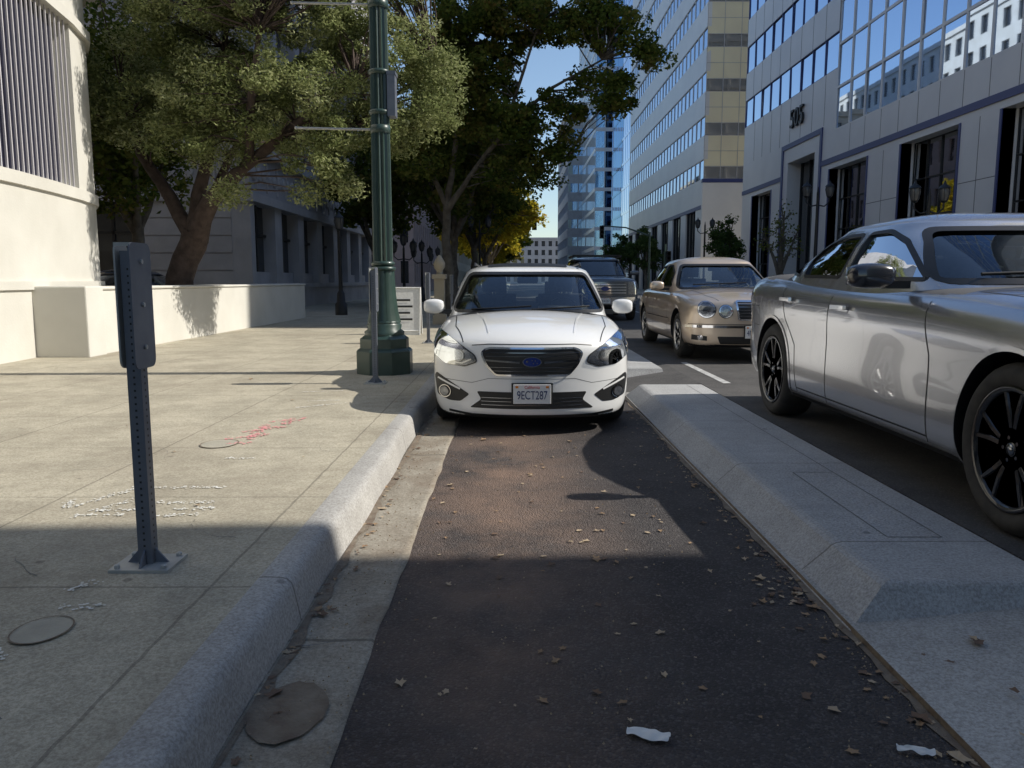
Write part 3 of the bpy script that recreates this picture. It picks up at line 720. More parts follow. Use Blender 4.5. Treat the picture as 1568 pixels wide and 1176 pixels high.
# hairline cracks
d=MB()
def crack(x,y,a,L,z,w=.005):
    P=[];n=int(L/.04)
    for k in range(n):
        P.append((x,y)); a+=random.gauss(0,.35); a*=.98; x+=.04*math.cos(a); y+=.04*math.sin(a)
    l1=[];l2=[]
    for i,(px,py) in enumerate(P):
        ww=w*random.uniform(.3,1)*(1-i/len(P)*.7); l1.append((px,py-ww/2,z)); l2.append((px+ww*.3,py+ww/2,z))
    d.grid([l1,l2],'joint')
for c in ((-1.2,3.35,2.6,.9),(-2.6,4.6,.3,1.2),(-1.1,5.1,2.9,1.1),(-3.6,6.3,.5,1.6),(-1.3,1.9,2.2,.7),(-2.4,8.2,.2,1.3),(-1.8,2.9,2.8,.8),(-4.4,9.3,.1,2)): crack(*c,.1735)
for c in ((1.55,3.9,1.2,.5),(1.5,5.9,.6,.4)): crack(*c,.1585,.004)
crack(-.79,2.62,.2,.3,.0135,.012)
d.obj('pavement_cracks')
d=MB(); n=60
rows=[[],[]]
for k in range(n+1):
    y=1.0+k*.13; e=.015+random.random()*.03
    rows[0].append((1.243,y,.0045)); rows[1].append((1.243-e,y,.0045))
d.grid(rows,'mud'); rows=[[],[]]
for k in range(n+1):
    y=1.0+k*.13; e=.015+random.random()*.04
    rows[0].append((-.785,y,.0135)); rows[1].append((-.785+e,y,.0135))
d.grid(rows,'mud'); d.obj('kerb_dirt')
def strokes(name,lines,w,mat,dens=5):
    mb=MB()
    for a,b in lines:
        a=Vector(a);b=Vector(b);dd=(b-a);n=max(3,int(dd.length/.02)); dn=dd.normalized(); nn=Vector((-dn.y,dn.x))
        for k in range(n*dens):
            t=random.random(); p=a+dd*t+nn*random.gauss(0,w*.3); s=w*random.uniform(.06,.2); m=6; ph=random.random()*6
            mb.poly([(p.x+s*random.uniform(.6,1.2)*math.cos(ph+6.28*j/m),p.y+s*random.uniform(.6,1.2)*math.sin(ph+6.28*j/m),.1745+random.random()*.0008) for j in range(m)],mat)
    mb.obj(name)
strokes('pink_utility_markings',[((-2.02,5.5),(-1.75,5.7)),((-1.98,5.75),(-1.75,6.0)),((-1.92,5.95),(-1.72,6.0)),((-1.85,5.5),(-1.88,6.1)),((-1.78,6.1),(-1.68,6.4)),((-1.9,6.2),(-1.75,6.35)),((-1.95,5.35),(-1.8,5.4))],.07,'pinkp',3)
strokes('white_utility_markings',[((-2.25,3.95),(-2.18,3.80)),((-2.18,3.80),(-2.0,4.2)),((-2.0,4.18),(-1.55,4.2)),((-2.0,3.8),(-1.9,4.0)),((-2.05,3.75),(-1.8,3.78)),((-2.08,3.67),(-1.85,3.69)),((-1.8,3.9),(-1.5,3.9)),((-1.7,3.65),(-1.5,3.7)),((-1.65,3.78),(-1.45,3.8)),
  ((-1.7,2.15),(-1.55,2.3)),((-1.75,2.35),(-1.5,2.22)),((-1.8,4.9),(-1.6,4.9)),((-1.9,6.9),(-1.5,7.2)),((-2.1,7.9),(-1.7,8.0)),((-1.55,2.6),(-1.4,2.62)),((-1.9,7.3),(-1.6,7.35)),((-1.6,2.75),(-1.55,2.85))],.045,'whitep',5)
def leaves():
    mb=MB(); cols=[pm('dry_leaf_a',(.26,.16,.09),(.34,.23,.13),scale=30,rough=.8),pm('dry_leaf_b',(.40,.30,.19),(.46,.36,.25),scale=30,rough=.8),pm('dry_leaf_c',(.16,.10,.065),rough=.8)]
    pts=[]
    for _ in range(130):
        y=1.7+random.random()**1.3*6; pts.append((1.235-abs(random.gauss(0,.07)),y,.004))
    for _ in range(90): pts.append((random.uniform(-.79,-.68),1.6+random.random()*6,.012))
    for _ in range(170): pts.append((random.uniform(-.48,1.2),1.9+random.random()*5,.003))
    for _ in range(35): pts.append((random.gauss(1.10,.05),random.gauss(3.1,.15),.004))
    for _ in range(20): pts.append((random.uniform(-4,-1),random.uniform(3,14),.173))
    for _ in range(12): pts.append((random.uniform(1.3,2.0),random.uniform(2,2.7),.06))
    for x,y,z in pts:
        s=random.uniform(.005,.016)*(1.7 if random.random()<.1 else 1); a=random.random()*6.28; m=random.choice(cols); n=10; ring=[]
        cu=random.uniform(.1,.7)
        for k in range(n):
            t=2*math.pi*k/n; rr=s*(1.25 if k%2 else .75)*random.uniform(.8,1.2); lx=rr*math.cos(t)*1.2; ly=rr*math.sin(t)*.8
            ring.append((x+lx*math.cos(a)-ly*math.sin(a),y+lx*math.sin(a)+ly*math.cos(a),z+.002+cu*abs(ly)*random.uniform(.6,1.2)))
        for k in range(n): mb.poly([(x,y,z+.003),ring[k],ring[(k+1)%n]],m)
    for _ in range(900):
        x=random.choice([random.uniform(-.79,-.45),1.24-abs(random.gauss(0,.05)),random.uniform(-.5,1.2)]); y=1.7+random.random()*5; s=random.uniform(.002,.005); z=.012 if x<-.49 else .001
        mb.poly([(x-s,y,z),(x,y-s,z),(x+s,y,z)],cols[1]); mb.poly([(x-s,y,z),(x,y,z+s*1.5),(x+s,y,z)],cols[1])
    mb.obj('fallen_leaves')
leaves()
def litter(name,cx,cy,w,h,a):
    n=9; rows=[]
    for i in range(n):
        row=[]
        for j in range(6):
            u=(i/(n-1)-.5)*w;v=(j/5-.5)*h*(1-.5*abs(i/(n-1)-.5))+random.gauss(0,.003)
            row.append((cx+u*math.cos(a)-v*math.sin(a),cy+u*math.sin(a)+v*math.cos(a),.006+random.random()*.018))
        rows.append(row)
    mb=MB(); mb.grid(rows,'paper'); o=mb.obj(name); o.modifiers.new('s','SUBSURF').levels=2
litter('paper_litter',.385,2.10,.12,.055,R(-22)); litter('paper_litter.001',1.10,2.02,.10,.03,R(-15))

# ------------------------------------------------------------------ street furniture
def signpost(name,x,y):
    mb=MB(); z=.17
    mb.box(-.115,.115,-.095,.095,0,.012,'galvl')
    for sx,sy in ((-1,0),(1,0),(0,-1),(0,1)):
        if sx: mb.extr([(sx*.03,.012),(sx*.08,.012),(sx*.03,.07)],'Y',-.004,.004,'galv')
        else: mb.extr([(sy*.03,.012),(sy*.08,.012),(sy*.03,.07)],'X',-.004,.004,'galv')
    for sx in (-1,1):
        for sy in (-1,1): mb.lathe((sx*.09,sy*.072,.012),[(.012,0),(.012,.012),(.006,.016)],'galvl',6,sm=False)
    mb.box(-.027,.027,-.027,.027,.012,1.22,'galv')
    for k in range(44):
        h=.06+k*.0254
        mb.box(-.004,.004,-.0278,-.0265,h-.004,h+.004,'black'); mb.box(.0265,.0278,-.004,.004,h-.004,h+.004,'black')
    for xx,m,a in ((.033,'galv',.085),(-.037,'galvl',.05)):
        pl=rpoly([(-a,.78),(a,.78),(a,1.25),(-a,1.25)],.04,6)
        mb.extr(pl,'X',xx-.003,xx+.004,m)
    mb.box(-.037,.033,-.05,-.046,1.236,1.25,'galvl')
    for h in (.86,1.02,1.18): mb.lathe((.038,0,h),[(.009,0),(.009,.006)],'galvl',8,'X',sm=False)
    return mb.obj(name,loc=(x,y,z),fixn=True)
for i,(x,y) in enumerate(((-1.43,3.02),(-1.485,8.6),(-1.49,14.2),(-1.49,19.8))): signpost('parking_sign_post' if i==0 else 'parking_sign_post.%03d'%i,x,y)

def biglamp(x,y):
    E=empty('street_lamp',(x,y,.17)); mb=MB()
    mb.lathe((0,0,0),[(.345,0),(.345,.27),(.33,.29),(.30,.31)],'green',8,sm=False,ph=.5)
    mb.lathe((0,0,0),[(.30,.30),(.30,.42),(.27,.44),(.235,.47)],'green',8,sm=False,ph=.5)
    mb.lathe((0,0,0),[(.235,.46),(.24,.50),(.20,.53),(.21,.58),(.17,.62)],'green',32)
    mb.lathe((0,0,0),[(.185,.61),(.155,.75),(.135,.95),(.125,1.15),(.122,1.25)],'green',32,star=.09)
    for z,rr in ((.61,.19),(1.25,.15),(1.31,.14),(3.05,.13),(3.5,.13)):
        mb.lathe((0,0,0),[(rr*.8,z-.03),(rr,z-.015),(rr,z+.015),(rr*.8,z+.03)],'green',28)
    mb.obj('pedestal_base',E)
    p=MB(); p.lathe((0,0,0),[(.108,1.25),(.10,3.0),(.09,6),(.075,8.3)],'green',28,star=.10,sm=False)
    p.obj('fluted_shaft',E)
    a=MB()
    for z in (2.86,4.25):
        a.tube([(0,0,z),(-.55,0,z+.01),(-.98,0,z+.02)],.014,'galvl',8); a.lathe((-.98,0,z+.02),[(.001,-.02),(.022,-.01),(.022,.01),(.001,.02)],'galvl',10)
        a.lathe((0,0,0),[(.10,z-.05),(.118,z-.04),(.118,z+.04),(.10,z+.05)],'green',24)
    a.box(.10,.19,-.09,.09,3.0,3.48,'galv'); a.box(.095,.20,-.095,.095,3.46,3.50,'galv')
    for sgn in (-1,1):
        a.tube([(0,0,8),(sgn*.5,0,8.3),(sgn*1.1,0,8.5),(sgn*1.3,0,8.45)],.03,'green',8)
        a.lathe((sgn*1.3,0,7.85),[(.06,0),(.2,.2),(.2,.4),(.06,.55)],'globe',18)
    a.obj('banner_arms_and_box',E)
biglamp(-1.54,9.62)
def lamp(name,x,y,H,heads=2,z0=.17):
    mb=MB()
    mb.lathe((0,0,0),[(.2,0),(.2,.35),(.14,.42),(.12,.7),(.07,.8)],'iron',12); mb.lathe((0,0,0),[(.065,.8),(.045,H-.7)],'iron',16,star=.05)
    def lantern(cx,z):
        mb.lathe((cx,0,z),[(.04,0),(.09,.03),(.10,.06)],'iron',12); mb.lathe((cx,0,z),[(.10,.06),(.155,.30),(.13,.40)],'globe',12); mb.lathe((cx,0,z),[(.17,.40),(.13,.46),(.05,.52),(.02,.60),(.001,.64)],'iron',12)
        for k in range(6):
            t=k*math.pi/3; mb.tube([(cx+.1*math.cos(t),.1*math.sin(t),z+.06),(cx+.158*math.cos(t),.158*math.sin(t),z+.30),(cx+.135*math.cos(t),.135*math.sin(t),z+.4)],.01,'iron',4)
    if heads==1: lantern(0,H-.7)
    else:
        for s in (-1,1):
            mb.tube([(0,0,H-1.15),(s*.25,0,H-1.2),(s*.42,0,H-1.05),(s*.42,0,H-.9)],.025,'iron',8); lantern(s*.42,H-.9)
        mb.tube([(0,0,H-.75),(0,0,H-.5)],[.045,.01],'iron',8)
        if heads==3: lantern(0,H-.6)
    return mb.obj(name,loc=(x,y,z0))
lamp('iron_street_lamp',-5.55,26,3.4,1); lamp('iron_street_lamp.001',-4.7,35,3.2,3); lamp('iron_street_lamp.002',-4.7,42,3.2,3); lamp('iron_street_lamp.003',-4.6,50,3.2,3)
lamp('iron_street_lamp.004',11.2,29.8,4.9,2,.28); lamp('iron_street_lamp.005',11.2,47,4.9,2,.28); lamp('iron_street_lamp.006',-1.6,40,4.6,2); lamp('iron_street_lamp.007',11.9,23.2,4.1,2,.28)
sb=MB()
for s in (-1,1):
    y0=s*.22;y1=s*.02
    sb.poly([(-.3,y0,0),(.3,y0,0),(.3,y1,.95),(-.3,y1,.95)],'paper'); 
    for a,b in (((-.3,y0,0),(-.3,y1,.97)),((.3,y0,0),(.3,y1,.97)),((-.3,y1,.96),(.3,y1,.96)),((-.3,y0*.93,.08),(.3,y0*.93,.08))): sb.tube([a,b],.015,'paper',6)
for k in range(4): 
    z=.3+.13*k; yy=-.22+.2*(z/.95)-.006
    sb.box(-.2,.15-.05*(k%2),yy-.003,yy,z,z+.04,'iron')
sb.obj('sandwich_board_sign',loc=(-2.2,16.6,.17))
st=MB(); st.box(-.17,.17,-.17,.17,0,.25,'beige'); st.box(-.13,.13,-.13,.13,.25,1.15,'beige'); st.box(-.18,.18,-.18,.18,1.15,1.27,'beige')
st.lathe((0,0,0),[(.08,1.27),(.07,1.33),(.14,1.45),(.15,1.55),(.09,1.66),(.03,1.74),(.001,1.76)],'beige',20); st.obj('stone_pedestal_urn',loc=(-1.85,20.5,.17),bevel=.01)
def signal(name,x,y,H,armx,z0):
    mb=MB(); mb.tube([(0,0,0),(0,0,H)],[.11,.08],'green',12)
    if armx:
        mb.tube([(0,0,H-.3),(armx*.5,0,H+.35),(armx,0,H+.5)],[.07,.055,.04],'green',10); hx,hz=armx,H+.0
    else: hx,hz=0.25,H-1.0
    mb.box(hx-.17,hx+.17,-.12,.12,hz-.5,hz+.5,'iron')
    for k,m in enumerate(('grn','black','black')):
        mb.lathe((hx,-.12,hz-.32+k*.32),[(.11,-.02),(.11,0)],m,16,'Y'); 
        mb.lathe((hx,-.12,hz-.32+k*.32),[(.13,-.14),(.135,0),(.125,0),(.12,-.14)],'iron',16,'Y')
    mb.obj(name,loc=(x,y,z0))
signal('traffic_signal',-2.5,58,5.2,4.1,.17); signal('traffic_signal.001',10.9,64,4.8,-3.8,.28); signal('traffic_signal.002',11.0,58,3.6,0,.28)

# ------------------------------------------------------------------ buildings
w=MB(); w.box(-6.75,-6.2,12.05,24,.16,1.14,'stucco'); w.box(-6.78,-6.17,12.02,24.03,1.14,1.19,'stucco')
w.box(-6.95,-6.14,11.55,12.05,.16,1.20,'stucco'); w.obj('low_wall',bevel=.02)
def curved():
    P=[(-6.85,-14),(-6.85,2),(-6.85,7),(-6.85,10.2),(-6.93,11.4),(-7.08,12.6),(-7.27,13.7),(-7.55,14.75),(-8.1,15.7),(-9.2,16.5),(-11,17),(-22,17)]
    pts=[]
    for i in range(len(P)-1):
        a,b=Vector(P[i]),Vector(P[i+1]); n=max(1,int((b-a).length/.28))
        for k in range(n): pts.append(a+(b-a)*k/n)
    pts.append(Vector(P[-1])); mb=MB()
    nor=[]
    for i in range(len(pts)):
        d=(pts[min(i+1,len(pts)-1)]-pts[max(0,i-1)]).normalized(); nor.append(Vector((d.y,-d.x)))
    def band(z0,z1,off,mat,ia=0,ib=None):
        ib=ib or len(pts)
        lo=[(pts[i].x+nor[i].x*off,pts[i].y+nor[i].y*off,z0) for i in range(ia,ib)]; hi=[(p[0],p[1],z1) for p in lo]; mb.grid([lo,hi],mat)
        inn=[(pts[i].x-nor[i].x*.5,pts[i].y-nor[i].y*.5,z1) for i in range(ia,ib)]; mb.grid([hi,inn],mat)
        inn=[(pts[i].x-nor[i].x*.5,pts[i].y-nor[i].y*.5,z0) for i in range(ia,ib)]; mb.grid([lo,inn],mat)
    band(.16,1.15,.03,'stucco'); band(1.15,1.27,.07,'stucco'); band(1.27,2.62,0,'stucco'); band(2.62,2.80,.05,'stucco')
    band(5.45,5.62,.08,'stucco'); band(5.62,6.4,.0,'stucco'); band(6.4,6.6,.1,'stucco'); band(6.6,14,-.02,'stucco')
    n=len(pts)
    yl=14.0
    last=max(i for i in range(n) if pts[i].y<yl and pts[i].x>-8)
    band(2.8,5.45,-.14,'louv',0,last); band(2.8,5.45,0.0,'stucco',last,n)
    mb.poly([(pts[last].x+nor[last].x*-.3,pts[last].y+nor[last].y*-.3,2.8),(pts[last].x,pts[last].y,2.8),(pts[last].x,pts[last].y,5.45),(pts[last].x-nor[last].x*.3,pts[last].y-nor[last].y*.3,5.45)],'stucco')
    for i in range(0,last):
        if pts[i].y<4: continue
        for f in (0,.5):
            p=pts[i]+(pts[i+1]-pts[i])*f; t=(pts[i+1]-pts[i]).normalized()*.012; q=nor[i]*.035
            a=[p-t-nor[i]*.01,p+t-nor[i]*.01,p+t-q,p-t-q]
            for j in range(4): mb.poly([(*a[j],2.8),(*a[(j+1)%4],2.8),(*a[(j+1)%4],5.45),(*a[j],5.45)],'slat')
    mb.poly([(p.x,p.y,14) for p in pts]+[(-22,-14,14)],'stucco')
    mb.obj('curved_stucco_building')
curved()
def classical():
    mb=MB(); X=-9.0;Y0=28.0;Y1=58.0;H=21
    mb.box(-40,X-.6,Y0+.6,Y1,0,H,'stone')
    nb=9; bw=(Y1-Y0)/nb
    mb.box(X-.7,X,Y0,Y1,.1,1.0,'stone2'); mb.box(X-.7,X+.08,Y0-.08,Y1,1.0,1.18,'stone2')
    for i in range(nb+1):
        y=Y0+i*bw; mb.box(X-.7,X-.03,y-.45 if i else y,y+.45,1.18,4.0,'stone2'); mb.box(X-.7,X+.05,(y-.35) if i else y+.02,y+.35,6.1,14,'stone')
    for i in range(nb):
        y=Y0+i*bw+.45; mb.box(X-.62,X-.5,y,y+bw-.9,1.18,4.0,'wglass')
        mb.box(X-.5,X-.30,y,y+bw-.9,1.18,1.6,'stone2'); mb.box(X-.5,X-.35,y+.5*(bw-.9)-.07,y+.5*(bw-.9)+.07,1.6,4,'iron'); mb.box(X-.5,X-.38,y,y+bw-.9,2.9,3.0,'iron')
        for z0 in (6.4,10.2):
            mb.box(X-.62,X-.5,y,y+bw-.9,z0,z0+2.8,'wglass'); mb.box(X-.6,X-.2,y,y+bw-.9,z0+2.8,z0+3.8,'stone'); mb.box(X-.45,X-.4,y+.5*(bw-.9)-.05,y+.5*(bw-.9)+.05,z0,z0+2.8,'stone2')
    mb.box(X-.7,X+.12,Y0-.12,Y1,4.0,4.3,'stone2')
    mb.box(X-.65,X-.02,Y0+.0,Y1,4.3,5.7,'stone')
    mb.box(X-.7,X+.18,Y0-.18,Y1,5.7,6.1,'stone2'); mb.box(X-.7,X+.3,Y0-.3,Y1,14,14.6,'stone2'); mb.box(X-.7,X,Y0,Y1,14.6,H,'stone')
    for k in range(48):
        y=Y0+.4+k*.62; mb.lathe((X+.0,y,5.0),[(.24,-.02),(.24,.03),(.17,.05),(.12,.03),(.05,.07),(.001,.08)],'stone2',12,'X')
        if k%2==0: mb.box(X-.02,X+.05,y+.28,y+.34,4.45,5.55,'stone2')
    XL=-40
    mb.box(XL,X-.7,Y0,Y0+.6,.1,1.0,'stone2')
    mb.box(XL,X-.71,Y0-.1,Y0+.6,4.0,4.3,'stone2'); mb.box(XL,X-.71,Y0+.0,Y0+.6,4.3,5.7,'stone'); mb.box(XL,X-.71,Y0-.17,Y0+.6,5.7,6.1,'stone2')
    mb.box(XL,X-.71,Y0-.29,Y0+.6,14,14.6,'stone2'); mb.box(XL,X-.71,Y0,Y0+.6,14.6,H,'stone')
    mb.box(-13,X-.7,Y0+.02,Y0+.6,1.0,4.0,'stone')
    for k in range(5): mb.box(-13,X-.7,Y0-.01,Y0+.03,1.05+k*.6,1.6+k*.6,'stone2')
    x=-13
    while x>XL:
        mb.box(x-1.9,x-.05,Y0+.35,Y0+.6,1.0,4.0,'wglass'); mb.box(x-2.6,x-1.9,Y0+.02,Y0+.6,1.0,4.0,'stone2'); mb.box(x-1.0,x-.9,Y0+.3,Y0+.36,1,4,'iron'); mb.box(x-1.9,x-.05,Y0+.3,Y0+.35,2.9,3.0,'iron')
        x-=2.6
    x=X-.8
    while x>XL:
        mb.box(x-1.1,x,Y0+.05,Y0+.6,6.1,14,'stone'); mb.box(x-2.7,x-1.1,Y0+.4,Y0+.6,6.4,9.2,'wglass'); mb.box(x-2.7,x-1.1,Y0+.25,Y0+.6,9.2,10.4,'stone2'); mb.box(x-2.7,x-1.1,Y0+.4,Y0+.6,10.4,13,'wglass')
        mb.box(x-1.95,x-1.85,Y0+.34,Y0+.4,6.4,9.2,'iron'); mb.box(x-2.7,x-1.1,Y0+.33,Y0+.4,7.9,8.0,'iron'); mb.box(x-2.7,x-1.1,Y0+.06,Y0+.6,6.1,6.4,'stone2'); mb.box(x-2.7,x-1.1,Y0+.06,Y0+.6,13,14,'stone')
        x-=2.7
    k=0; x=X-.9
    while x>XL:
        mb.lathe((x,Y0+.0,5.0),[(.24,.02),(.24,-.03),(.17,-.05),(.12,-.03),(.05,-.07),(.001,-.08)],'stone2',12,'Y')
        if k%2==0: mb.box(x-.34,x-.28,Y0-.05,Y0+.02,4.45,5.55,'stone2')
        x-=.62;k+=1
    mb.obj('classical_stone_building')
classical()
def office():
    mb=MB(); X=15.0;Y0=20.0;Y1=53.0;H=33
    mb.box(X+.9,45,Y0+.2,Y1-.2,0,H,'panelw')
    wins=[(21.0,25.2),(27.6,31.6),(34.6,38.6),(47.2,50.8)]
    seg=[(Y0,21.0),(25.2,27.6),(31.6,34.6),(38.6,39.65),(45.45,47.2),(50.8,Y1)]
    for a,b in seg: mb.box(X,X+.9,a,b,.1,6.5,'panelw')
    for a,b in wins:
        mb.wingrid((X+.5,a,0),(0,1,0),(-1,0,0),b-a,.9,6.5,4,4,.95,.96,.05,'iron','mird',.012); mb.box(X+.2,X+.88,a,b,.1,.9,'panelw')
        mb.box(X-.03,X+.4,a-.12,a,.6,6.5,'trimb'); mb.box(X-.03,X+.4,b,b+.12,.6,6.5,'trimb')
    for a,b in ((Y0,39.65),(45.45,Y1)):
        mb.box(X,X+.9,a,b,6.5,6.75,'panelw'); mb.box(X-.05,X+.9,a,b,6.75,7.0,'trimb'); mb.box(X,X+.9,a,b,7.0,8.2,'panelw')
    mb.box(X-.06,X+.9,39.65,39.9,.1,8.6,'trimb'); mb.box(X-.06,X+.9,45.2,45.45,.1,8.6,'trimb'); mb.box(X-.06,X+.9,39.9,45.2,8.35,8.6,'trimb')
    mb.box(X+.0,X+.9,39.9,40.6,.1,8.35,'panelw'); mb.box(X+.0,X+.9,44.5,45.2,.1,8.35,'panelw'); mb.box(X,X+.9,40.6,44.5,7.6,8.35,'panelw')
    mb.box(X+.8,X+.89,40.6,44.5,.2,7.6,'wglass')
    for k in range(4): mb.box(X+.72,X+.8,40.6+k*1.3-.05,40.6+k*1.3+.05,.2,7.6,'iron')
    mb.box(X,X+.9,38.2,39.64,8.2,8.62,'panelw'); mb.box(X,X+.9,45.46,Y1,8.2,8.62,'panelw')
    mb.box(X,X+.9,38.2,Y1,8.62,11.0,'panelw')
    for y in (39.6,41.2,42.8,44.4,46,47.6,49.2,50.8): mb.box(X-.004,X+.02,y-.02,y+.02,8.65,11.0,'joint')
    for y in (26.4,33.1): mb.box(X-.004,X+.02,y-.015,y+.015,.3,6.5,'joint')
    for z in (2.4,4.5):
        for a,b in ((25.35,27.45),(31.75,34.45)): mb.box(X-.0045,X+.02,a,b,z-.012,z+.012,'joint')
    yy=Y0+1.5
    while yy<38: mb.box(X-.004,X+.02,yy-.015,yy+.015,7.0,8.2,'joint'); yy+=1.5
    mb.wingrid((X,Y0,0),(0,1,0),(-1,0,0),18.2,8.2,H,12,13,.93,.94,.05,'panelw','mir',.008)
    z=11.0
    while z<H-1:
        mb.wingrid((X,38.2,0),(0,1,0),(-1,0,0),14.8,z,z+1.65,9,1,.97,.97,.06,'trimb','mir',.008); 
        mb.box(X-.02,X+.9,38.2,Y1,z+1.65,z+3.3,'panelw')
        for j in range(10): mb.box(X-.026,X,38.2+j*1.64-.015,38.2+j*1.64+.015,z+1.65,z+3.3,'joint')
        z+=3.3
    mb.wingrid((X+.9,Y0+.15,0),(1,0,0),(0,-1,0),29,.3,H,16,16,.9,.85,.1,'panelw','mir')
    mb.wingrid((X+.9,Y1-.15,0),(1,0,0),(0,1,0),29,.3,H,16,16,.9,.85,.1,'panelw','mir')
    mb.obj('mirrored_office_building')
office()
text('street_number_sign','505',1.35,(14.93,43.2,9.75),(R(90),0,R(-90)),'iron',None,.06)
def cream():
    mb=MB(); X=15.0;Y=64.0;H=46
    mb.box(X+.3,50,Y+.3,104,0,H,'cream')
    z=9.2
    while z<H:
        mb.wingrid((X,Y,0),(1,0,0),(0,-1,0),34,z,z+.95,26,1,.96,.96,.06,'stone2','mird'); mb.wingrid((X,Y,0),(1,0,0),(0,-1,0),34,z+.95,z+3.3,26,2,.97,.97,.015,'stone2','cream')
        mb.wingrid((X,Y,0),(0,1,0),(-1,0,0),40,z,z+1.5,26,1,.96,.96,.06,'panelw','mirb'); mb.box(X-.03,X+.3,Y+.01,Y+40,z+1.5,z+3.3,'panelw')
        z+=3.3
    mb.box(X-.05,50,Y-.05,Y+.3,.1,8.9,'panelw'); mb.box(X-.08,50,Y-.08,Y+.3,8.9,9.2,'trimb')
    mb.box(X-.02,X+.3,Y+.3,Y+40,7.2,9.2,'panelw'); mb.box(X-.06,X+.3,Y+.3,Y+40,6.9,7.2,'trimb')
    for k in range(7):
        y=Y+.3+k*5.7; mb.box(X-.02,X+.3,y,y+2.0,.1,6.9,'panelw'); mb.box(X+.2,X+.28,y+2,y+5.7,.1,6.9,'wglass')
        for j in range(4): mb.box(X+.1,X+.2,y+2+j*1.2-.05,y+2+j*1.2+.05,.1,6.9,'iron')
    mb.obj('cream_banded_office_building')
cream()
def tower(name,x0,x1,y0,y1,H,mw,mg,cx,cy,rows,fw=.85,fh=.6,dep=.15):
    mb=MB(); mb.box(x0+.3,x1-.3,y0+.3,y1-.3,0,H,mw)
    mb.wingrid((x0,y0,0),(1,0,0),(0,-1,0),x1-x0,.2,H,cx,rows,fw,fh,dep,mw,mg)
    mb.wingrid((x0,y0,0),(0,1,0),(-1,0,0),y1-y0,.2,H,cy,rows,fw,fh,dep,mw,mg)
    mb.wingrid((x1,y0,0),(0,1,0),(1,0,0),y1-y0,.2,H,cy,rows,fw,fh,dep,mw,mg)
    mb.box(x0-.2,x1+.2,y0-.2,y1+.2,H,H+.6,mw); mb.obj(name)
tower('glass_office_tower',16.5,50,108,135,95,'mirb','mir',14,14,26,.94,.9,.04)
tower('teal_glass_tower',14.2,22.5,140,175,90,'panelw','teal',5,16,27,.9,.82,.05)
tower('grey_office_block',11.3,24,165,200,36,'stone2','mirb',6,14,10,.9,.5,.1)
tower('pink_brick_building',-30,-9.0,74,100,15,'pink','wglass',12,14,4,.42,.55,.2)
tower('cream_stone_tower',-60,-24,84,150,31,'stucco','wglass',14,26,9,.5,.6,.25)
tower('brick_office_building',-30,-9.5,104,190,22,'beige','wglass',8,30,6,.5,.6,.2)
tower('stone_apartment_block',-30,30,290,320,16,'stone','wglass',24,8,5,.5,.6,.2)
tower('stone_corner_block',13,45,-60,4.05,34,'stucco','wglass',12,26,10,.5,.6,.25)
tower('stucco_office_block',-50,-24,-70,26,20,'beige','wglass',10,34,6,.5,.6,.25)

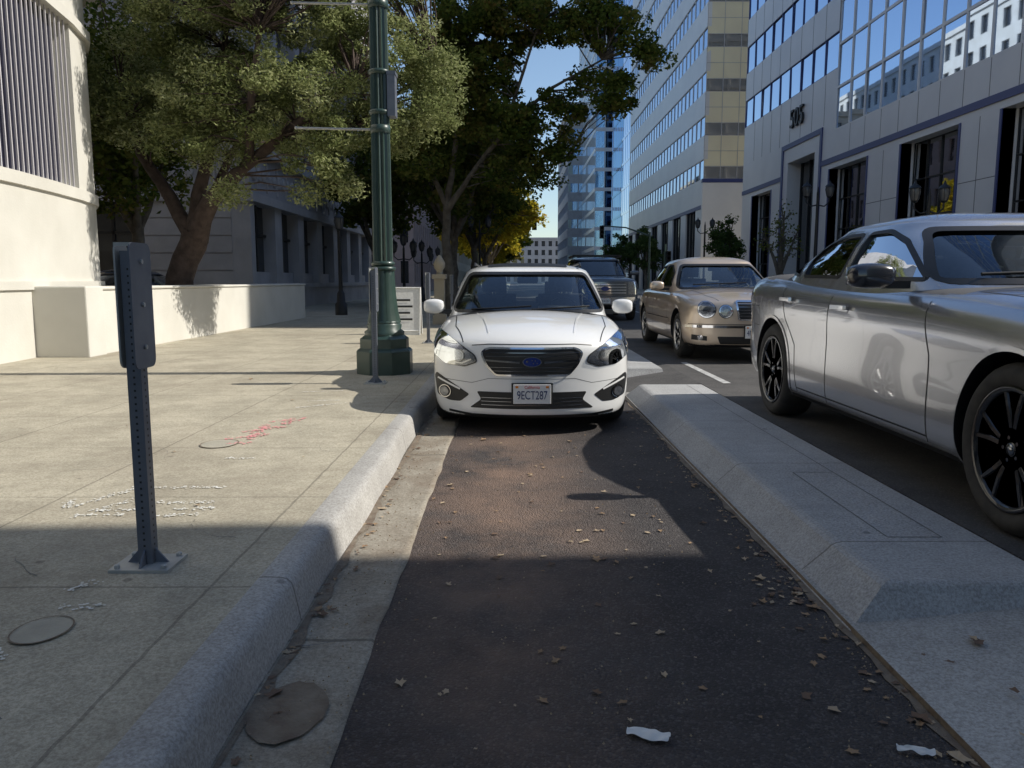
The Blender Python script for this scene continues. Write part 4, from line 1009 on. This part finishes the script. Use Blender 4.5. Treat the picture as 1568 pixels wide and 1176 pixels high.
# ------------------------------------------------------------------ trees
LM={}
LM['olive']=leafmat('olive_leaves',[(.10,.125,.045),(.20,.235,.09),(.34,.37,.17),(.50,.52,.30)],.35)
LM['plane']=leafmat('plane_leaves',[(.05,.08,.018),(.10,.14,.03),(.17,.19,.045),(.22,.16,.055)],.45)
LM['yellow']=leafmat('yellow_leaves',[(.16,.19,.03),(.40,.36,.04),(.60,.48,.05),(.42,.26,.04)],.5)
LM['small']=leafmat('street_tree_leaves',[(.05,.09,.03),(.09,.14,.04),(.15,.19,.07)],.35)
def tree(name,loc,trunk,limbs,lobes,nc,lp,ls,lm,bark,cr=.5,seed=1,lw=.35,minr=.55,twig=.02):
    rng=np.random.default_rng(seed); rd=random.Random(seed)
    mb=MB(); nodes=[]
    def wob(p,q,n,a):
        out=[Vector(p)]
        for k in range(1,n): 
            t=k/n; out.append(Vector(p).lerp(Vector(q),t)+Vector((rd.uniform(-a,a),rd.uniform(-a,a),rd.uniform(-a,a)*.5)))
        out.append(Vector(q)); return out
    def addl(pts,rads,n=10):
        P=[];Rr=[]
        for i in range(len(pts)-1):
            L=(Vector(pts[i+1])-Vector(pts[i])).length; m=max(2,int(L/.35)); w=wob(pts[i],pts[i+1],m,.05*min(1,rads[i]*5))
            for k in range(m): P.append(w[k]); Rr.append((rads[i]+(rads[i+1]-rads[i])*k/m)*(1+rd.uniform(-.06,.06)))
        P.append(Vector(pts[-1]));Rr.append(rads[-1]); mb.tube(P,Rr,bark,n); 
        return P,Rr
    addl(*trunk,n=16)
    for l in limbs:
        P,Rr=addl(*l); nodes+=list(P[1:])
    if not nodes: nodes=[Vector(trunk[0][-1])]
    vols=np.array([l[3]*l[4]*l[5] for l in lobes])**.8; vols/=vols.sum()
    cs=[]
    for _ in range(nc):
        l=lobes[rng.choice(len(lobes),p=vols)]; v=rng.normal(size=3); v/=np.linalg.norm(v); r_=minr+(1-minr)*rng.random()**.6
        if rng.random()<.25: r_*=rng.random()
        cs.append((l[0]+v[0]*l[3]*r_,l[1]+v[1]*l[4]*r_,l[2]+v[2]*l[5]*r_))
    for c in cs:
        c=Vector(c); nd=min(nodes,key=lambda q:(q-c).length+(1.5 if q.z>c.z+.3 else 0))
        if (nd-c).length<4.5:
            md=nd.lerp(c,.5)+Vector((rd.uniform(-.2,.2),rd.uniform(-.2,.2),rd.uniform(-.05,.3))); mb.tube([nd,md,c],[twig*1.6,twig,twig*.4],bark,4)
    E=empty(name,loc); mb.obj('trunk_and_limbs',E)
    cs=np.array(cs); sz=cr*(.6+.8*rng.random(nc)); cnt=lp
    C=np.repeat(cs,cnt,0); S=np.repeat(sz,cnt)[:,None]
    v=rng.normal(size=(nc*cnt,3)); v/=np.linalg.norm(v,axis=1)[:,None]; v*=(rng.random((nc*cnt,1))**.45)*S; v[:,2]*=.7; v[:,2]-=.15*S[:,0]*rng.random(nc*cnt)
    C=C+v; n=len(C)
    d=rng.normal(size=(n,3)); d[:,2]*=.7; d/=np.linalg.norm(d,axis=1)[:,None]
    q=rng.normal(size=(n,3)); s=np.cross(d,q); s/=np.linalg.norm(s,axis=1)[:,None]
    l=ls*(.6+.8*rng.random((n,1)))
    bend=np.cross(d,s)*l*.12
    VV=np.stack([C-d*l/2,C+s*l*lw/1.0*.5+bend,C+d*l/2,C-s*l*lw*.5+bend],1).reshape(-1,3).astype(np.float32)
    me=bpy.data.meshes.new('foliage'); me.vertices.add(n*4); me.vertices.foreach_set('co',VV.ravel())
    me.loops.add(n*4); me.loops.foreach_set('vertex_index',np.arange(n*4,dtype=np.int32))
    me.polygons.add(n); me.polygons.foreach_set('loop_start',np.arange(0,n*4,4,dtype=np.int32)); me.polygons.foreach_set('loop_total',np.full(n,4,dtype=np.int32))
    me.update(calc_edges=True)
    at=me.attributes.new('rnd','FLOAT','FACE')
    clr=np.repeat(rng.random(nc),cnt)*.45+rng.random(n)*.55
    at.data.foreach_set('value',clr.astype(np.float32)); me.materials.append(LM[lm])
    o=bpy.data.objects.new('foliage',me); sc.collection.objects.link(o); o.parent=E
b=(-7.25,17.0,.15)
tree('olive_tree',(0,0,0),([b,(-7.05,17,.9),(-6.85,16.9,1.7),(-6.55,16.8,2.3)],[.42,.30,.27,.27]),
 [([(-6.65,16.8,2.2),(-7.1,16.9,3.0),(-7.7,17,3.9),(-8.0,17,5)],[.17,.13,.10,.06]),
  ([(-6.55,16.8,2.1),(-6.1,16.5,2.9),(-5.2,16.2,3.6),(-4.2,16.0,4.3),(-3.0,15.8,5.0)],[.23,.17,.12,.09,.05]),
  ([(-6.6,16.8,2.3),(-6.4,16.9,3.4),(-6.1,17,4.8),(-5.8,17,6.4)],[.18,.13,.09,.05]),
  ([(-5.2,16.2,3.6),(-4.9,15.5,4.6),(-4.6,15.2,5.8)],[.10,.08,.04]),([(-4.2,16,4.3),(-3.2,16.6,4.4),(-2.2,17,5.2),(-1.6,17,5.7)],[.08,.06,.04,.03]),([(-6.6,16.8,2.3),(-6.3,17.8,3.6),(-5.9,18.6,5)],[.13,.09,.05])],
 [(-7.3,16.8,5.1,1.35,1.5,1.1),(-7.6,16.0,4.3,.8,.9,.6),(-5.4,16.0,6.5,1.9,1.8,1.4),(-4.4,15.7,4.7,1.6,1.4,1.0),(-5.6,15.4,4.5,1.1,.9,.8),(-2.6,16.0,5.4,1.4,1.4,1.0),(-1.7,16.3,5.0,.75,.9,.9),(-3.3,16.2,6.9,1.9,1.8,1.3),(-5.0,15.3,3.2,.6,.5,.55),(-3.6,15.7,3.6,.8,.7,.7),(-6.6,16.5,7.4,1.8,2,1.4),(-2.3,15.9,4.1,.6,.6,.7),(-6.0,15.9,4.1,1.0,.9,.6),(-4.2,16.2,8.4,2.6,2.4,1.3),(-5.6,18.3,5.2,1.6,1.4,1.4)],
 700,260,.082,'olive','bark',.34,3,.38,.6,.014)
tree('plane_tree',(0,0,0),([(-1.95,25,.15),(-1.95,25,1.2),(-2.05,25,2.6),(-2.0,25,3.6)],[.20,.16,.14,.12]),
 [([(-2.0,25,3.5),(-2.5,25,4.6),(-2.9,25,6),(-3,25,8)],[.09,.07,.05,.03]),([(-2.0,25,3.4),(-1.3,24.8,4.4),(-.3,24.5,5.6),(1.0,24.3,6.8),(2.6,24,7.6)],[.10,.08,.065,.05,.025]),([(-2,25,3.6),(-1.7,25,5.5),(-1.3,25,7.5),(-1,25,9.5)],[.10,.08,.06,.03]),([(-.3,24.5,5.6),(.2,24.5,7),(.8,24.5,8.8)],[.06,.05,.03]),([(-.3,24.5,5.6),(.8,24.5,5.4),(1.6,24.3,4.8)],[.05,.035,.02])],
 [(-1.8,25,7.4,1.7,1.8,1.5),(-2.6,25,5.2,1.0,1.2,.9),(-.2,24.6,6.0,1.3,1.3,1.0),(-.6,24.8,9.0,1.9,1.9,1.4),(1.6,24.4,9.0,1.3,1.5,1.0),(1.3,24.4,5.0,.85,.8,.75),(2.7,24.1,6.7,1.0,1.1,.8),(3.7,24,7.8,.8,.8,.6),(2.6,24,8.6,1.1,1.2,.9),(.6,24.4,4.4,.55,.6,.45),(1.2,24.4,6.3,.9,.8,.6),(-.4,24.7,4.6,.7,.7,.5)],
 390,140,.13,'plane','bark2',.40,5,.62,.4,.014)
def genplane(name,x,y,H,seed,lm,nc=150,lp=130,ls=.2,rx=3.0,cr=.6):
    rd=random.Random(seed); limbs=[];lobes=[]
    for k in range(5):
        a=k*1.26+rd.random(); q=(x+math.cos(a)*rx*.6,y+math.sin(a)*rx*.6,H*(.6+.15*rd.random()))
        limbs.append(([(x,y,H*.3),(x+math.cos(a)*rx*.25,y+math.sin(a)*rx*.25,H*.45),q],[.12,.08,.03])); lobes.append((q[0],q[1],q[2],rx*.5,rx*.5,H*.15))
    limbs.append(([(x,y,H*.3),(x+.1,y,H*.8)],[.13,.04])); lobes.append((x,y,H*.85,rx*.55,rx*.55,H*.16)); lobes.append((x+rd.uniform(-.5,.5),y,H*.5,rx*.75,rx*.75,H*.13))
    tree(name,(0,0,0),([(x,y,.15),(x+.05,y,H*.32)],[.2,.14]),limbs,lobes,nc,lp,ls,lm,'bark2',cr,seed,.62,.35,.025)
genplane('plane_tree.001',-2.4,33,9.8,11,'plane',190,110,.20,3.5)
genplane('plane_tree.002',-2.0,42,9.8,12,'plane',150,100,.24,3.4)
genplane('autumn_plane_tree',-1.8,52,8.8,13,'yellow',150,90,.26,3.4)
genplane('autumn_plane_tree.001',-1.6,60,8.8,14,'yellow',150,90,.28,3.6)
genplane('autumn_plane_tree.002',-2.0,70,8,15,'yellow',110,80,.34,3.4)
genplane('plane_tree.003',-1.8,84,8.5,16,'yellow',90,70,.45,3.6,.8)
genplane('plane_tree.004',-2.0,104,9,17,'plane',90,70,.55,4.2,.9)
genplane('plane_tree.005',-6.5,38,9,18,'plane',120,90,.24,2.6)
genplane('street_tree',12.3,46,4.9,19,'small',80,90,.14,1.1,.35)
genplane('street_tree.001',12.3,74,6,20,'small',70,70,.22,1.6,.5)
genplane('street_tree.002',12.4,92,6.5,21,'small',70,70,.28,1.8,.5)
genplane('bare_street_tree',12.3,37,5,22,'plane',60,10,.12,1.0,.35)
genplane('olive_tree.001',-10.2,22,8.5,23,'plane',150,110,.16,2.6)

# ------------------------------------------------------------------ light, sky, camera
el=R(39.5); az=R(2)
S=Vector((math.cos(el)*math.cos(az),math.cos(el)*math.sin(az),math.sin(el)))
L=bpy.data.lights.new('sun','SUN'); L.energy=5.0; L.angle=R(.5); L.color=(1,.95,.86)
lo=bpy.data.objects.new('sun',L); sc.collection.objects.link(lo); lo.rotation_euler=S.to_track_quat('Z','Y').to_euler(); lo.location=(20,0,30)
wd=bpy.data.worlds.new('World'); sc.world=wd; wd.use_nodes=True; nt=wd.node_tree
sk=nt.nodes.new('ShaderNodeTexSky'); sk.sky_type='NISHITA'; sk.sun_disc=False; sk.sun_elevation=el; sk.sun_rotation=R(88); sk.air_density=1.0; sk.dust_density=.4; sk.ozone_density=2.0
nt.links.new(sk.outputs[0],nt.nodes['Background'].inputs[0]); nt.nodes['Background'].inputs[1].default_value=.15
cam=bpy.data.cameras.new('camera'); cam.lens=28.0; cam.sensor_width=36; cam.clip_end=3000; cam.clip_start=.05
co=bpy.data.objects.new('camera',cam); sc.collection.objects.link(co); co.location=(0,0,1.28); co.rotation_euler=(R(90-7.4),0,0)
sc.camera=co
sc.view_settings.view_transform='Standard'; sc.view_settings.look='None'; sc.view_settings.exposure=0
